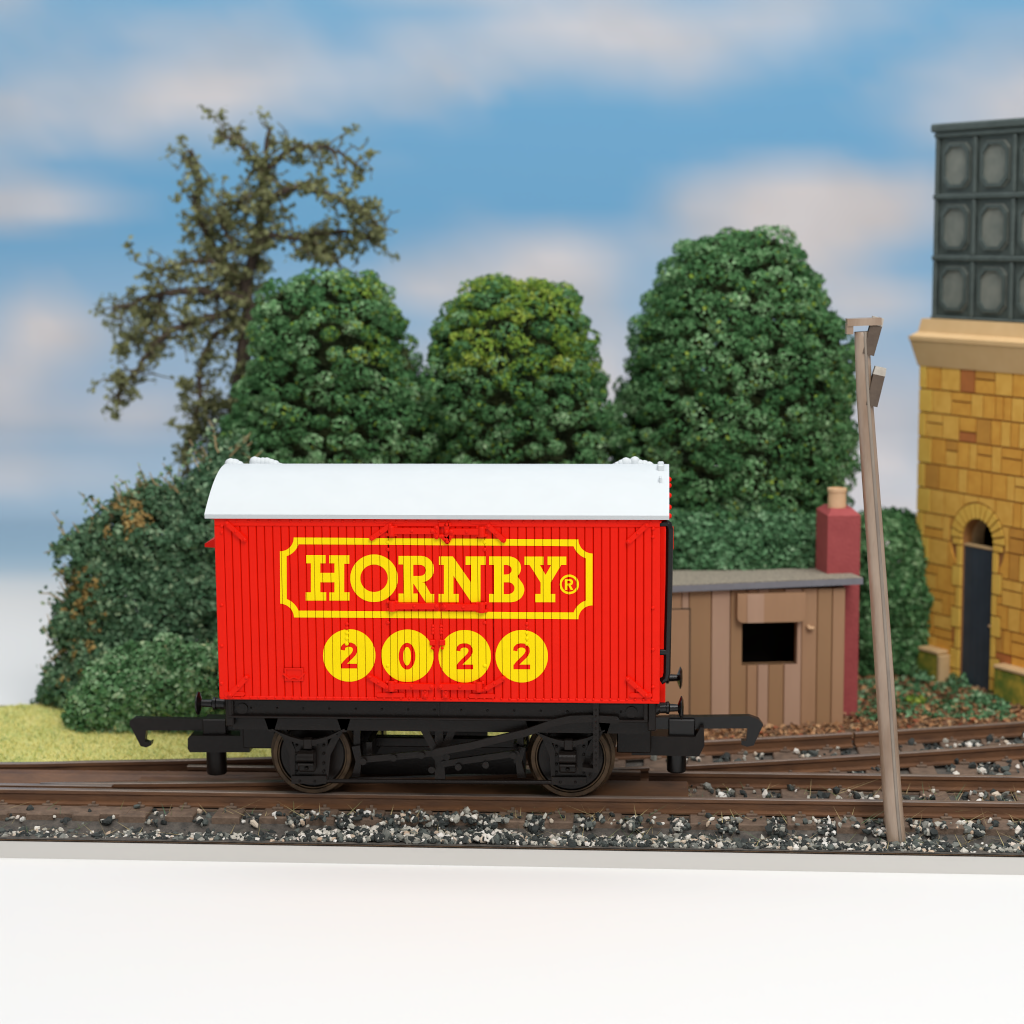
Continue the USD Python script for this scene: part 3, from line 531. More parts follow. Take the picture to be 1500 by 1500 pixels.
    for dx in (0, 381):
        def q(x, y): return (x+dx, y+dx*.004)
        ir = [pslab([q(*p) for p in ((404, 1056), (414, 1056), (432, 1098), (432, 1138), (477, 1138), (477, 1098), (499, 1056), (510, 1056), (484, 1106), (480, 1147), (427, 1147), (424, 1106))], YA, .8),
              pslab([q(*p) for p in ((430, 1086), (480, 1086), (478, 1138), (430, 1138))], YA+.25, .6)]
        ag = both('axleguard', ir, blk, W)
        both('tie_block', [pslab([q(*p) for p in ((427, 1137), (478, 1137), (478, 1148), (427, 1148))], YA-.5, .9)]+[ball((xz(*q(x, 1143), YA)[0], YA-.5, xz(*q(x, 1143), YA)[1]), .25) for x in (440, 462)], blk, W)
        arcp = [(398, 1068), (410, 1074), (425, 1080), (440, 1084), (452, 1085), (464, 1084), (480, 1080), (493, 1074), (505, 1068)]
        lv = []
        for i in range(4):
            sub = [q(x, y+2.3*i) for x, y in arcp[max(0, i-0):len(arcp)-max(0, i-0)]]
            lv.append(slab(LineString([xz(*p, YA-.9) for p in sub]).buffer(.13, cap_style=2), YA-1.1+.06*i, 1.0))
        both('leaf_spring', lv, blk, W)
        a = xz(*q(452, 1087), YA); both('spring_buckle', bx(a[0]-.75, a[0]+.75, YA-1.3, YA+.2, a[1]-1.0, a[1]+.9, .15), blk, W)
        for x in (399, 505): a = xz(*q(x, 1060), YA); both('spring_hanger', hull([(a[0]-1.2, YA-.9, a[1]+1.2), (a[0]+1.2, YA-.9, a[1]+1.2), (a[0]-1.2, YA, a[1]+1.2), (a[0]+1.2, YA, a[1]+1.2), (a[0]-.4, YA-.9, a[1]-1.3), (a[0]+.4, YA-.9, a[1]-1.3), (a[0], YA, a[1]-1.3)]), blk, W)
        a, b = xz(*q(438, 1097), YA), xz(*q(464, 1128), YA); cx = (a[0]+b[0])/2; hw = (b[0]-a[0])/2
        axb = [bx(cx-hw, cx+hw, YA-1.5, YA, b[1], a[1], .3), lathe([(0, -hw+.1), (1.0, -hw+.1), (1.0, hw-.1), (0, hw-.1)], 'x', (cx, YA-1.6, (a[1]+b[1])/2+.9), 16), bx(cx-hw+.1, cx+hw-.1, YA-2.5, YA-.4, (a[1]+b[1])/2-.55, (a[1]+b[1])/2-.1, .12), ball((cx, YA-1.6, b[1]+.75), .38)]
        both('axlebox', axb, blk, W)
        both('axleguard_bolts', [ball((xz(*q(x, y), YA)[0], YA, xz(*q(x, y), YA)[1]), .24) for x in (434, 474) for y in (1092, 1104, 1118, 1130)], blk, W)
        # brake shoe beside the wheel
        sx = 1 if dx == 0 else -1; bxp = 523 if dx == 0 else 762-381
        both('brake_hanger', [pslab([q(bxp-5, 1056), q(bxp+4, 1056), q(bxp+5, 1094), q(bxp-5, 1094)], YA+2.6, .8)], blk, W)
        both('brake_shoe', [pslab([q(bxp-8*sx, 1094), q(bxp+4*sx, 1092), q(bxp+7*sx, 1112), q(bxp+4*sx, 1138), q(bxp-8*sx, 1138), q(bxp-2*sx, 1116)], YA+1.8, 2.2)], blk, W)
    a, b = xz(478, 1144, YA), xz(812, 1146, YA)
    both('tie_bar', tube([(a[0], YA, a[1]), (b[0], YA, b[1])], .42, 10), blk, W, True)
    both('brake_rod', bar((531, 1113), (642, 1103), .55, YA-.3, .7), blk, W)
    both('brake_rod', bar((650, 1119), (756, 1104), .55, YA-.3, .7), blk, W)
    both('brake_post', pslab([(637, 1054), (648, 1054), (652, 1142), (637, 1142)], YA+.1, .8), blk, W)
    both('vee_hanger', [bar((614, 1056), (637, 1098), .62, YA-.1, .8), bar((669, 1056), (650, 1098), .62, YA-.1, .8)], blk, W)
    a = xz(643, 1102, YA); both('brake_pivot', lathe([(0, 0), (1.15, 0), (1.15, 1.0), (.5, 1.2), (.4, 1.7), (0, 1.7)], 'y', (a[0], YA-1.4, a[1]), 20), blk, W, 30)
    pv = [lathe([(0, 0), (.6, 0), (.5, .6), (0, .7)], 'y', (xz(x, y, YA)[0], YA-.9, xz(x, y, YA)[1]), 12) for x, y in ((533, 1114), (633, 1126), (655, 1107), (752, 1105), (577, 1109), (618, 1105), (672, 1122), (712, 1119))]
    tag(obj('brake_pins', pv, blk, W), kind='stuff')
    lev = LineString([xz(*p, YA-2.6) for p in ((640, 1101), (690, 1092), (770, 1073), (812, 1058), (835, 1053), (866, 1052), (902, 1054))]).buffer(.62, quad_segs=4)
    obj('brake_lever', slab(lev, YA-3.0, .8), blk, W)
    g = [pslab([(869, 1028), (877, 1028), (877, 1132), (869, 1132)], YA-3.4, .6), pslab([(853, 1124), (871, 1126), (871, 1132), (853, 1130)], YA-3.2, 2.5)]+[ball((xz(873, y, YA-3.4)[0], YA-3.4, xz(873, y, YA-3.4)[1]), .2) for y in range(1040, 1130, 9)]
    obj('lever_guide', g, blk, W)
    # inner floor structure seen through the gaps
    obj('inner_brake_beam', [slab(pxpoly([(520, 1087), (770, 1087), (770, 1134), (520, 1134)], 3.0), 3.0, 1.5), slab(pxpoly([(622, 1050), (714, 1050), (714, 1090), (622, 1090)], 3.2), 3.2, 1.2), slab(pxpoly([(520, 1050), (562, 1050), (562, 1090), (520, 1090)], 3.2), 3.2, 1.2), bx(-14, 14, -3.5, -1.5, 7.2, 9.0, .2), bx(-13, 13, 4, 5, 4.6, 5.6, .1), bx(-13.5, -12.5, -9, 9, 6, 9.5), bx(12.5, 13.5, -9, 9, 6, 9.5)], blk, W)
    # couplings
    cp = obj('coupling', [slab(pxpoly([(278, 1078), (352, 1078), (352, 1056), (366, 1058), (366, 1102), (278, 1102), (275, 1097), (275, 1082)], -3), -3, 6.0)], blk, W)
    obj('coupling_hook', pslab([(196, 1052), (360, 1055), (360, 1070), (214, 1070), (212, 1086), (217, 1088), (222, 1086), (221, 1092), (214, 1095), (206, 1093), (190, 1062), (190, 1056)], -1.2, 1.6), blk, cp)
    a = xz(317, 1102, 0); obj('coupling_pin', lathe([(0, 0), (1.7, 0), (1.85, .3), (1.85, 5.5), (0, 5.5)], 'z', (a[0], 0, a[1]-3.9), 20), blk, cp, smooth=30)
    obj('coupling_block', bx(xz(300, 1060, 0)[0], xz(335, 1060, 0)[0], -2, 2, 6, 11.5, .2), blk, cp)
    cp = obj('coupling', [slab(pxpoly([(925, 1050), (941, 1050), (941, 1078), (1018, 1080), (1026, 1066), (1031, 1066), (1032, 1092), (1024, 1108), (925, 1106)], -3), -3, 6.0)], blk, W)
    obj('coupling_hook', pslab([(960, 1051), (1098, 1049), (1112, 1054), (1118, 1062), (1104, 1092), (1094, 1094), (1086, 1091), (1086, 1085), (1093, 1085), (1095, 1067), (960, 1068)], -1.2, 1.6), 'gloss_black', cp)
    a = xz(991, 1104, 0); obj('coupling_pin', lathe([(0, 0), (1.6, 0), (1.75, .3), (1.75, 5.5), (0, 5.5)], 'z', (a[0], 0, a[1]-3.2), 20), 'gloss_black', cp, smooth=30)
    obj('coupling_block', bx(xz(979, 1060, 0)[0], xz(1018, 1060, 0)[0], -2, 2, 7.5, 12.4, .2), 'gloss_black', cp)
    for s in (-1, 1): obj('coupling_pocket', bx(*sorted((s*30.5, s*36.5)), -5, 5, 7.0, 13, .2), blk, W)
build_wagon()

# ------------------------------------------------------------------ the hut
def placed(m, org, ang):
    """local (u along the front, w into the building, z) -> world"""
    c, s = math.cos(ang), math.sin(ang); v = m.vertices
    m.vertices = np.stack([org[0]+c*v[:, 0]-s*v[:, 1], org[1]+s*v[:, 0]+c*v[:, 1], v[:, 2]], 1); return m
def build_hut():
    T = thing('trackside_hut', 'small tan plank hut with flat felt roof behind the wagon', 'hut')
    org, an = (43.3, 52.7), math.radians(8)
    def P(m): return placed(m, org, an)
    zt = 25.4; rnd = random.Random(3)
    u = -12.0; wins = (11.5, 22.8, 9.7, 19.0)
    # boards, each its own piece, cut round the window
    ws = [4.2, 3.6, 3.2, 1.5, 4.6, 3.9, 3.5, 2.2, 2.3, 3.2, 3.6, 3.2, 3.1, 3.1, 4.0]; mats = ['hut_tan', 'hut_brown', 'hut_tan', 'hut_pale', 'hut_brown', 'hut_pale', 'hut_brown', 'hut_tan', 'hut_pale', 'hut_brown', 'hut_pale', 'hut_tan', 'hut_brown', 'hut_tan', 'hut_tan']
    i = 0
    while u < 32.8:
        w = min(ws[i % len(ws)], 32.8-u); a, b = u+.03, u+w-.03; pr = rnd.choice((0, .12, .2)); mt = mats[i % len(mats)]
        def piece(a, b, z0, z1):
            if b-a < .05: return
            obj('board', P(hull([(a, .0, z0), (b, .0, z0), (a, .0, z1), (b, .0, z1), (a, 1.2, z0), (b, 1.2, z0), (a, 1.2, z1), (b, 1.2, z1), (a+.12, -.15-pr, z0), (b-.12, -.15-pr, z0), (a+.12, -.15-pr, z1), (b-.12, -.15-pr, z1)])), mt, T)
        if b <= wins[0] or a >= wins[1]: piece(a, b, -4.2, zt)
        else:
            piece(a, b, -4.2, wins[2]); piece(a, b, wins[3], zt)
            if a < wins[0]: piece(a, wins[0], wins[2], wins[3])
            if b > wins[1]: piece(wins[1], b, wins[2], wins[3])
        u += w; i += 1
    sl = [bx(31.6, 32.8, 1.25, 22, -4.2, zt), bx(-12, -10.8, 1.25, 22, -4.2, zt), bx(-12, 32.8, 20.8, 22, -4.2, zt)]
    obj('side_walls', [P(m) for m in sl], 'hut_tan', T)
    obj('inside', P(bx(2, 31, 12, 13, -4, zt)), 'hut_inside', T)
    obj('window_reveal', [P(m) for m in (bx(11.2, 23.1, .3, 2.2, 9.1, 9.7), bx(11.2, 11.5, 1.25, 2.2, 9.7, 19), bx(22.8, 23.1, 1.25, 2.2, 9.7, 19))], 'hut_brown', T)
    # door outline on the left
    obj('door', P(bx(-11, .55, -.42, 0, -3.8, 21.6, .12)), 'hut_tan', T); obj('door_edge', [P(bx(.58, .82, -.38, 0, -3.8, 21.9)), P(bx(-11, .8, -.38, 0, 21.65, 21.9))], 'hut_line', T)
    # hood over the window
    rr = Polygon([(10.2, 18.9), (24.2, 18.9), (24.2, 24.9), (10.2, 24.9)]).buffer(-1.2).buffer(1.2, quad_segs=4).union(sbox(10.2, 21, 24.2, 24.9))
    hd = slab(rr, -1.9, 2.0); obj('window_hood', P(hd), 'hut_tan', T)
    obj('hood_board', P(slab(rr.intersection(sbox(12.2, 18, 15.6, 26)), -2.05, .3)), 'hut_pale', T)
    obj('bolt', [P(ball((25.6, -.8, 17.3), .6, (1.3, .8, .7)), ), P(ball((25.1, -.6, 17.6), .4))], 'pot_clay', T)
    obj('roof', P(hull([(u, w, z) for u, w, z in ((-14, -1.8, 25.3), (36.0, -1.8, 26.4), (-14, 25, 23.6), (35.5, 25, 24.2), (-14, -1.8, 26.6), (36.0, -1.8, 27.7), (-14, 25, 24.9), (35.5, 25, 25.5))])), 'roof_edge', T)
    fl = hull([(u, w, z) for u, w, z in ((-13.8, -1.7, 26.5), (35.9, -1.7, 27.6), (-13.8, 24.9, 24.8), (35.4, 24.9, 25.4), (-13.8, -1.7, 26.75), (35.9, -1.7, 27.85), (-13.8, 24.9, 25.1), (35.4, 24.9, 25.7))])
    obj('roof_felt', P(fl), 'roof_felt', T)
    def Q(m): return placed(m, (72.6, 64.5), an)
    ch = obj('chimney', Q(hull([(a, b, z) for a, b, z in ((0, 0, -4), (6.9, 0, -4), (0, 11, -4), (6.9, 11, -4), (0, 0, 39.2), (6.9, 0, 39.2), (0, 11, 39.2), (6.9, 11, 39.2), (1.2, 2, 40.4), (5.7, 2, 40.4), (1.2, 9, 40.4), (5.7, 9, 40.4))])), 'chimney_red', T)
    obj('chimney_pot', Q(lathe([(0, 40.2), (1.9, 40.2), (1.85, 43.6), (2.0, 43.7), (2.0, 44.4), (1.4, 44.5), (1.3, 43.5), (0, 43.5)], 'z', (2.9, 4.5, 0), 28)), 'pot_clay', ch, smooth=30)
build_hut()

# ------------------------------------------------------------------ the water tower
def build_tower():
    T = thing('water_tower', 'ochre stone water tower with dark iron tank at the right edge', 'water tower')
    org, an = (96.2, 106.9), math.radians(-56); WU, DU = 56.0, 46.0
    def P(m): return placed(m, org, an)
    DU0, DU1, SPR, ri, ro = 15.2, 24.9, 29.9, 4.85, 8.5; um = (DU0+DU1)/2
    z0, z1, DT = -4.6, 68.2, 28.3
    hole = unary_union([sbox(DU0, z0-1, DU1, SPR), Point(um, SPR).buffer(ri, quad_segs=12)])
    wallp = sbox(0, z0, WU, z1).difference(hole)
    obj('wall', [P(slab(wallp, .35, 2.6)), P(bx(0, 2.0, 3.0, DU, z0, z1)), P(bx(WU-2, WU, 3.0, DU, z0, z1)), P(bx(0, WU, DU, DU+2, z0, z1))], 'mortar', T)
    obj('door_recess', P(bx(DU0-3, DU1+3, 9, 10, z0, 40)), 'hut_inside', T)
    obj('reveal', [P(slab(unary_union([sbox(DU0-.6, z0, DU0, SPR), sbox(DU1, z0, DU1+.6, SPR), Point(um, SPR).buffer(ri+.6, quad_segs=12).intersection(sbox(0, SPR, WU, 60)).difference(Point(um, SPR).buffer(ri, quad_segs=12))]), 2.96, 3.5))], 'coping_tan', T)
    d = obj('door', P(bx(DU0+.05, DU1-.05, .75, 1.6, z0, DT)), 'door_navy', T)
    obj('door_plank_line', [P(bx(x-.06, x+.06, .69, .85, z0, DT-.2)) for x in (um-2, um, um+2)], 'door_navy', d); obj('door_sill', P(bx(DU0, DU1, .6, 2.2, DT, DT+.45, .05)), 'coping_tan', d)
    obj('door_knob', P(ball((DU1-.9, .5, 11.5), .35)), 'pot_clay', d)
    rnd = random.Random(11); taken = unary_union([sbox(DU0, z0-1, DU1, SPR), Point(um, SPR).buffer(ro, quad_segs=16)])
    def stone(poly, mt, name='stone', proud=.1):
        poly = poly.buffer(-.19, join_style=2)
        for g in getattr(poly, 'geoms', [poly]):
            if g.geom_type == 'Polygon' and g.area > .25: obj(name, P(slab(g, -proud, .42+proud)), mt, T)
    # voussoirs and jambs
    nv = 13
    for i in range(nv):
        a0, a1 = math.pi*i/nv, math.pi*(i+1)/nv
        stone(Polygon([(um+r*math.cos(a), SPR+r*math.sin(a)) for r, a in ((ri, a0), (ro, a0), (ro, (a0+a1)/2), (ro, a1), (ri, a1), (ri, (a0+a1)/2))]), 'stone_quoin', 'voussoir', .2)
    jz = z0; k = 0; jamb = []
    while jz < SPR-.1:
        h = min(4.7, SPR-jz); w = 3.0 if k % 2 else 1.7
        for a, b in ((DU0-w, DU0), (DU1, DU1+w)): r = sbox(a, jz, b, jz+h); jamb.append(r); stone(r, 'stone_quoin', 'jamb_stone', .2)
        jz += h; k += 1
    taken = unary_union([taken]+jamb)
    # ashlar courses
    z = z0; k = 0
    while z < z1-.3:
        h = min(rnd.choice((5.3, 5.6, 5.9)), z1-z)
        q = 4.6 if k % 2 else 2.6
        stone(sbox(-.0, z, q, z+h), 'stone_quoin', 'quoin', .2)
        u = q
        while u < 46:
            w = rnd.choice((2.4, 3.0, 3.8, 4.6, 5.4, 6.2)) if u < 37 else 7.0
            r = sbox(u, z, min(u+w, WU), z+h); mt = rnd.choices(('stone_ochre', 'stone_amber', 'stone_tan', 'stone_rust'), (.47, .42, .09, .02 if z < 60 else .15))[0]
            if w > 3 and rnd.random() < .28 and u < 37:
                c = z+h*rnd.choice((.4, .6)); stone(sbox(u, z, u+w, c).difference(taken), mt); stone(sbox(u, c, u+w, z+h).difference(taken), rnd.choice(('stone_ochre', 'stone_amber', 'stone_tan')))
            else: stone(r.difference(taken), mt)
            u += w
        z += h; k += 1
    # plinth slabs either side of the door
    for a, b, zt in ((-1.9, 11.3, 3.9), (29.4, 48, 4.4)):
        p = obj('plinth', P(bx(a, b, -3.0, .0, z0, zt-.9, .2)), 'stone_moss', T); obj('plinth_cap', P(bx(a-.2, b+.25, -3.2, .1, zt-.9, zt, .25)), 'coping_tan', p)
        if a < 0: obj('plinth_cheek', P(bx(b+.0, b+1.0, -3.1, .0, z0, zt-.95, .15)), 'coping_tan', p)
    # cornice
    def ring(e0, za, e1, zb): return P(hull([(u, w, zz) for e, zz in ((e0, za), (e1, zb)) for u in (-e, WU+e) for w in (-e, DU+2+e)]))
    cn = obj('cornice', ring(.3, 67.4, 1.7, 73.2), 'cornice_buff', T)
    obj('cornice_lip', ring(1.85, 73.2, 1.9, 74.1), 'cornice_buff', cn); obj('cornice_slope', ring(1.7, 74.1, .5, 75.0), 'cornice_buff', cn); obj('cornice_bed', ring(.4, 75.0, -.1, 78.0), 'cornice_buff', cn)
    # tank
    e = -1.6; zt0, ph, pw = 78.0, 13.45, 12.0; us = [2.4+pw*i for i in range(5)]; UW0, UW1 = 1.9, 2.4+pw*4+.4
    obj('tank_wall', P(bx(UW0, UW1, 2.2, DU-2, zt0, zt0+3*ph)), 'tank_iron', T)
    for i in range(4): obj('tank_rib', P(bx(UW0-.4, UW1+.4, 1.25, 2.3, zt0+i*ph-.55+.56*(i == 0), zt0+i*ph+.65, .25)), 'tank_iron', T)
    for u in us:
        for r in range(3): obj('tank_flange', P(bx(u-.55, u+.55, 1.4, 2.3, zt0+r*ph+.66, zt0+(r+1)*ph-.56, .2)), 'tank_iron', T)
    for i in range(4):
        for r in range(3):
            a, b, c, d2 = us[i]+.55, us[i+1]-.55, zt0+r*ph+.66, zt0+(r+1)*ph-.56
            def nn(g, n):
                s = sbox(a+g, c+g, b-g, d2-g); 
                for cu, cz in ((a+g, c+g), (a+g, d2-g), (b-g, c+g), (b-g, d2-g)): s = s.difference(Polygon([(cu-n, cz), (cu, cz-n), (cu+n, cz), (cu, cz+n)]))
                return s
            pn = obj('tank_panel', P(slab(nn(1.1, 1.6), 1.95, .35)), 'tank_panel', T)
            obj('panel_moulding', P(slab(nn(1.3, 1.7).difference(nn(2.0, 1.7)), 1.45, .6)), 'tank_iron', pn)
    obj('tank_rim', P(bx(UW0-1.2, UW1+1.2, .8, DU, zt0+3*ph+.7, zt0+3*ph+2.6, .4)), 'tank_iron', T)
build_tower()

# ------------------------------------------------------------------ the telegraph post
def build_post():
    T = thing('telegraph_post', 'leaning brown telegraph post with stub crossarms in the right foreground', 'telegraph post')
    Y = -16.5
    pts = [(1317, 1262), (1308, 1190), (1297, 1010), (1286, 850), (1272, 660), (1265, 560), (1262, 473)]
    c = np.array([ony(*p, Y) for p in pts]); r = np.interp(np.linspace(0, 1, 7), [0, .25, 1], [1.62, 1.62, 1.22])
    t = np.linspace(0, 1, 25); tt = np.linspace(0, 1, 7); cc = np.stack([np.interp(t, tt, c[:, k]) for k in range(3)], 1); cc = ndimage.gaussian_filter1d(cc, 1.5, axis=0, mode='nearest')
    obj('pole', tube(cc, np.interp(t, tt, r), 20), 'post_plastic', T, smooth=True)
    seam = cc+np.array([.35, -1.0, 0])*np.interp(t, tt, r)[:, None]*.93; obj('mould_seam', tube(seam, .30, 6), 'post_grey', T, smooth=True)
    def q(x, y, yy=Y): return np.array(ony(x, y, yy))
    def plank(a, b, w, d, y0):
        a, b = q(*a, y0), q(*b, y0); ax = (b-a)/np.linalg.norm(b-a); sd = np.cross(ax, [0, 1, 0]); sd /= np.linalg.norm(sd); dp = np.cross(ax, sd)
        return hull([p+sd*s*w+dp*k*d for p in (a, b) for s in (-1, 1) for k in (-1, 1)]), (a, ax, sd, dp)
    for a, b in (((1283, 476), (1271, 519)), ((1287, 549), (1276, 594))):
        m, (p, ax, sd, dp) = plank(a, b, .95, 1.0, Y-.4); arm = obj('crossarm', m, 'post_dark', T)
        obj('arm_end', hull([p-ax*k+sd*s*w+dp*j*w for k, w in ((-.05, 1.0), (1.3, .9)) for s in (-1, 1) for j in (-1, 1)]), 'post_pale', arm)
    m, _ = plank((1240, 472), (1290, 470), .60, 1.6, Y-.1); cap = obj('pole_cap', m, 'post_plastic', T)
    m, _ = plank((1244, 474), (1244, 489), .55, 1.4, Y-.1); obj('cap_lip', m, 'post_plastic', cap)
build_post()

# ------------------------------------------------------------------ trees, hedges, shrubs
def inflate(pts_px, y, depth, n, shrink=1.0, asmm=False):
    """points and outward normals on the skin of a solid whose outline is the polygon on plane y, its half depth growing inward"""
    poly = Polygon(pts_px) if asmm else pxpoly(pts_px, y); poly = poly.buffer(0).buffer(-shrink)
    poly = max(getattr(poly, 'geoms', [poly]), key=lambda g: g.area)
    x0, z0, x1, z1 = poly.bounds; st = .8; xs, zs = np.arange(x0-2, x1+2, st), np.arange(z0-2, z1+2, st); Xg, Zg = np.meshgrid(xs, zs)
    ins = shapely.contains_xy(poly, Xg.ravel(), Zg.ravel()).reshape(Xg.shape); d = ndimage.distance_transform_edt(ins)*st
    D = d.max(); t = np.clip(d/D, 0, 1); h = depth*np.sqrt(np.clip(t*(2-t), 0, 1)); h = ndimage.gaussian_filter(h, 1.2)
    gz, gx = np.gradient(h, st)
    w = ins*np.sqrt(1+gx**2+gz**2); p = w.ravel()/w.sum(); idx = rng.choice(len(p), n, p=p)
    sgn = np.where(rng.uniform(size=n) < .62, -1.0, 1.0)                 # more on the near side than the far side
    jx, jz = rng.uniform(-.5, .5, n)*st, rng.uniform(-.5, .5, n)*st
    pos = np.stack([Xg.ravel()[idx]+jx, y+sgn*h.ravel()[idx], Zg.ravel()[idx]+jz], 1)
    nor = unit(np.stack([-gx.ravel()[idx], sgn, -gz.ravel()[idx]], 1)); return pos, nor, h.ravel()[idx]
def clumps(pos, nor, R, per, leaf, flat=.75):
    """little florets: leaves over a dome that faces outward"""
    k = len(pos); R = np.broadcast_to(R, k); r = np.repeat(np.arange(k), per); d = unit(rng.normal(size=(len(r), 3))); N = nor[r]
    d = np.where(((d*N).sum(1) < -.25)[:, None], -d, d); c = pos[r]+d*R[r][:, None]*rng.uniform(.80, 1.06, (len(r), 1))*np.array([1, 1, flat])
    n = unit(d+rng.normal(0, .33, d.shape)); t, b = frame(n); s = rng.uniform(.6, 1.3, len(r))*leaf
    global LR; LR = np.clip(.5*rng.uniform(size=k)[r]+.5*rng.uniform(size=len(r)), 0, 1)
    return quads(c, t, b, s, s*rng.uniform(.55, .9, len(r)))
def thin(pos, nor, dist, seed=0):
    from scipy.spatial import cKDTree
    o = rng.permutation(len(pos)); tr = cKDTree(pos); keep = np.ones(len(pos), bool)
    for i in o:
        if keep[i]:
            for j in tr.query_ball_point(pos[i], dist):
                if j != i: keep[j] = False
    return pos[keep], nor[keep]
def cat(*ms):
    V, F, n = [], [], 0
    for v, f in ms: V.append(v); F.append(f+n); n += len(v)
    return np.vstack(V), np.vstack(F)
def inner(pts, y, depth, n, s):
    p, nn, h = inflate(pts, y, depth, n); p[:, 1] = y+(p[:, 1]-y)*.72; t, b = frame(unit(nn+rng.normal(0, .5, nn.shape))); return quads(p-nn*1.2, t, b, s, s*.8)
def dome(label, pts, y, depth, n, fresh=None, R=2.9, per=105, leaf=.54, trunk=None):
    T = thing('model_tree', label, 'tree', None)
    pos, nor, h = inflate(pts, y, depth, n); pos, nor = thin(pos, nor, R*1.08)
    lump = (meshkit.noise(pos/9.0, 4)-.5)*4.0+rng.normal(0, .55, len(pos)); pos = pos+nor*lump[:, None]; rr = R*rng.uniform(.72, 1.2, len(pos))
    fp = fresh(pos) if fresh is not None else np.full(len(pos), .03)
    V, F = clumps(pos, nor, rr, per, leaf); r = np.repeat(np.arange(len(pos)), per)
    cf = np.clip(fp*rng.uniform(.0, 2.2, len(pos)), 0, .85); k = rng.uniform(size=len(r)) < cf[r]
    def part(name, k, m):
        q = V.reshape(-1, 4, 3)[k].reshape(-1, 3); i = np.arange(k.sum())*4
        obj(name, (q, np.vstack([np.stack([i, i+1, i+2], 1), np.stack([i, i+2, i+3], 1)])), m, T, rnd=LR[k])
    part('crown', ~k, 'crown_leaf'); part('fresh_growth', k, 'fresh_leaf')
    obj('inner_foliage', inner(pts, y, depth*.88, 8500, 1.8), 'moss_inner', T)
    xc = np.mean([ony(*p, y)[0] for p in pts]); zc = min(ony(*p, y)[2] for p in pts)
    obj('trunk', tube([(xc, y, -4), (xc+.6, y, 12), (xc-.4, y+.5, zc+22), (xc, y, zc+36)], [2.4, 2.0, 1.5, .6], 10), 'bark', T, smooth=True)
T1 = [(352, 900), (322, 800), (322, 690), (338, 620), (365, 560), (372, 480), (392, 432), (425, 408), (460, 400), (505, 396), (548, 410), (575, 446), (592, 490), (614, 545), (634, 600), (646, 670), (640, 800), (610, 900)]
T2 = [(640, 900), (634, 760), (640, 650), (630, 560), (630, 490), (655, 448), (690, 416), (740, 408), (785, 414), (830, 418), (846, 450), (868, 510), (884, 570), (896, 640), (896, 760), (880, 900)]
T3 = [(925, 900), (905, 760), (903, 640), (912, 570), (930, 490), (958, 425), (1000, 372), (1050, 342), (1100, 336), (1150, 346), (1180, 380), (1202, 428), (1232, 480), (1247, 560), (1248, 640), (1238, 730), (1215, 860), (1150, 900)]
dome('green bushy dome shaped tree directly right of the bare olive tree', T1, 97, 19, 5200, lambda p: np.where((p[:, 2] > 70) & (p[:, 0] > -36), .22, .03))
dome('dome shaped tree with yellow green top, middle one of three', T2, 97, 17, 5200, lambda p: np.clip((p[:, 2]-62)/16, 0, 1)*np.clip((p[:, 0]+16)/16, .2, 1.0)+.05, R=3.0)
dome('tallest dark green dome tree behind the hut, left of post', T3, 108, 24, 7600, lambda p: .035+0*p[:, 0], R=3.1)

def leafy(name, label, cat_, pts, y, depth, n, leaf, m1, second=None, m2=None, share=0., spread=1.3, sprig=0, inn=1500, group=None, R=1.9, per=22):
    T = thing(name, label, cat_, group)
    pos, nor, h = inflate(pts, y, depth, n); pos = pos+nor*((meshkit.noise(pos/7.0, 6)-.4)*spread*2.2)[:, None]+rng.normal(0, .5, pos.shape)
    k = second(pos) if second is not None else np.zeros(len(pos), bool)
    obj('foliage', clumps(pos[~k], nor[~k], R, per, leaf, 1.0), m1, T, rnd=LR)
    if k.any(): obj('tinted_leaves', clumps(pos[k], nor[k], R, per, leaf*.8, 1.0), m2, T, rnd=LR)
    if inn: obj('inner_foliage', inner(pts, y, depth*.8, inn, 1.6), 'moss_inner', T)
    if sprig:                                            # loose shoots standing out of the outline
        ring = pxpoly(pts, y).buffer(-1.5).exterior; st, lf = [], []
        for d in rng.uniform(0, ring.length, sprig):
            a, e = np.array(ring.interpolate(d).coords[0]), np.array(ring.interpolate(d+.5).coords[0]); o = np.array([-(e-a)[1], (e-a)[0]])*2
            if pxpoly(pts, y).contains(Point(a+o*2.2)): o = -o
            if a[1] < 2 or (a[0] > -62 and a[1] < 45): continue
            y0 = y-rng.uniform(0, depth*.6); p0 = np.array([a[0], y0, a[1]]); L = rng.uniform(2.5, 6.0); dr = np.array([o[0], rng.normal(0, .4), o[1]+rng.normal(.15, .4)])
            ch = [p0+dr*L*t+rng.normal(0, .25, 3) for t in (0, .35, .7, 1)]; st.append(tube(ch, [.18, .16, .13, .1], 4))
            k = rng.integers(7, 18); t = rng.uniform(.15, 1, (k, 1)); lf.append(p0+dr*L*t+rng.normal(0, .55, (k, 3)))
        obj('shoots', st, 'twig_tan', T); q = np.vstack(lf); n_ = unit(rng.normal(size=q.shape)); t, b = frame(n_); obj('shoot_leaves', quads(q, t, b, leaf*rng.uniform(.7, 1.3, len(q)), leaf*.7), m1, T, rnd=4)
    return T
hd = leafy('hedge', 'low clipped green hedge behind the hut roof', 'hedge', [(960, 930), (960, 752), (1010, 748), (1080, 742), (1140, 750), (1200, 756), (1240, 768), (1245, 930)], 87, 9, 2000, .62, 'hedge_leaf')
h2 = leafy('bush', 'dark green bush with tiny white flowers between post and tower', 'bush', [(1236, 1000), (1236, 770), (1290, 758), (1345, 764), (1362, 800), (1360, 990), (1310, 1010)], 112, 10, 2100, .72, 'crown_leaf')
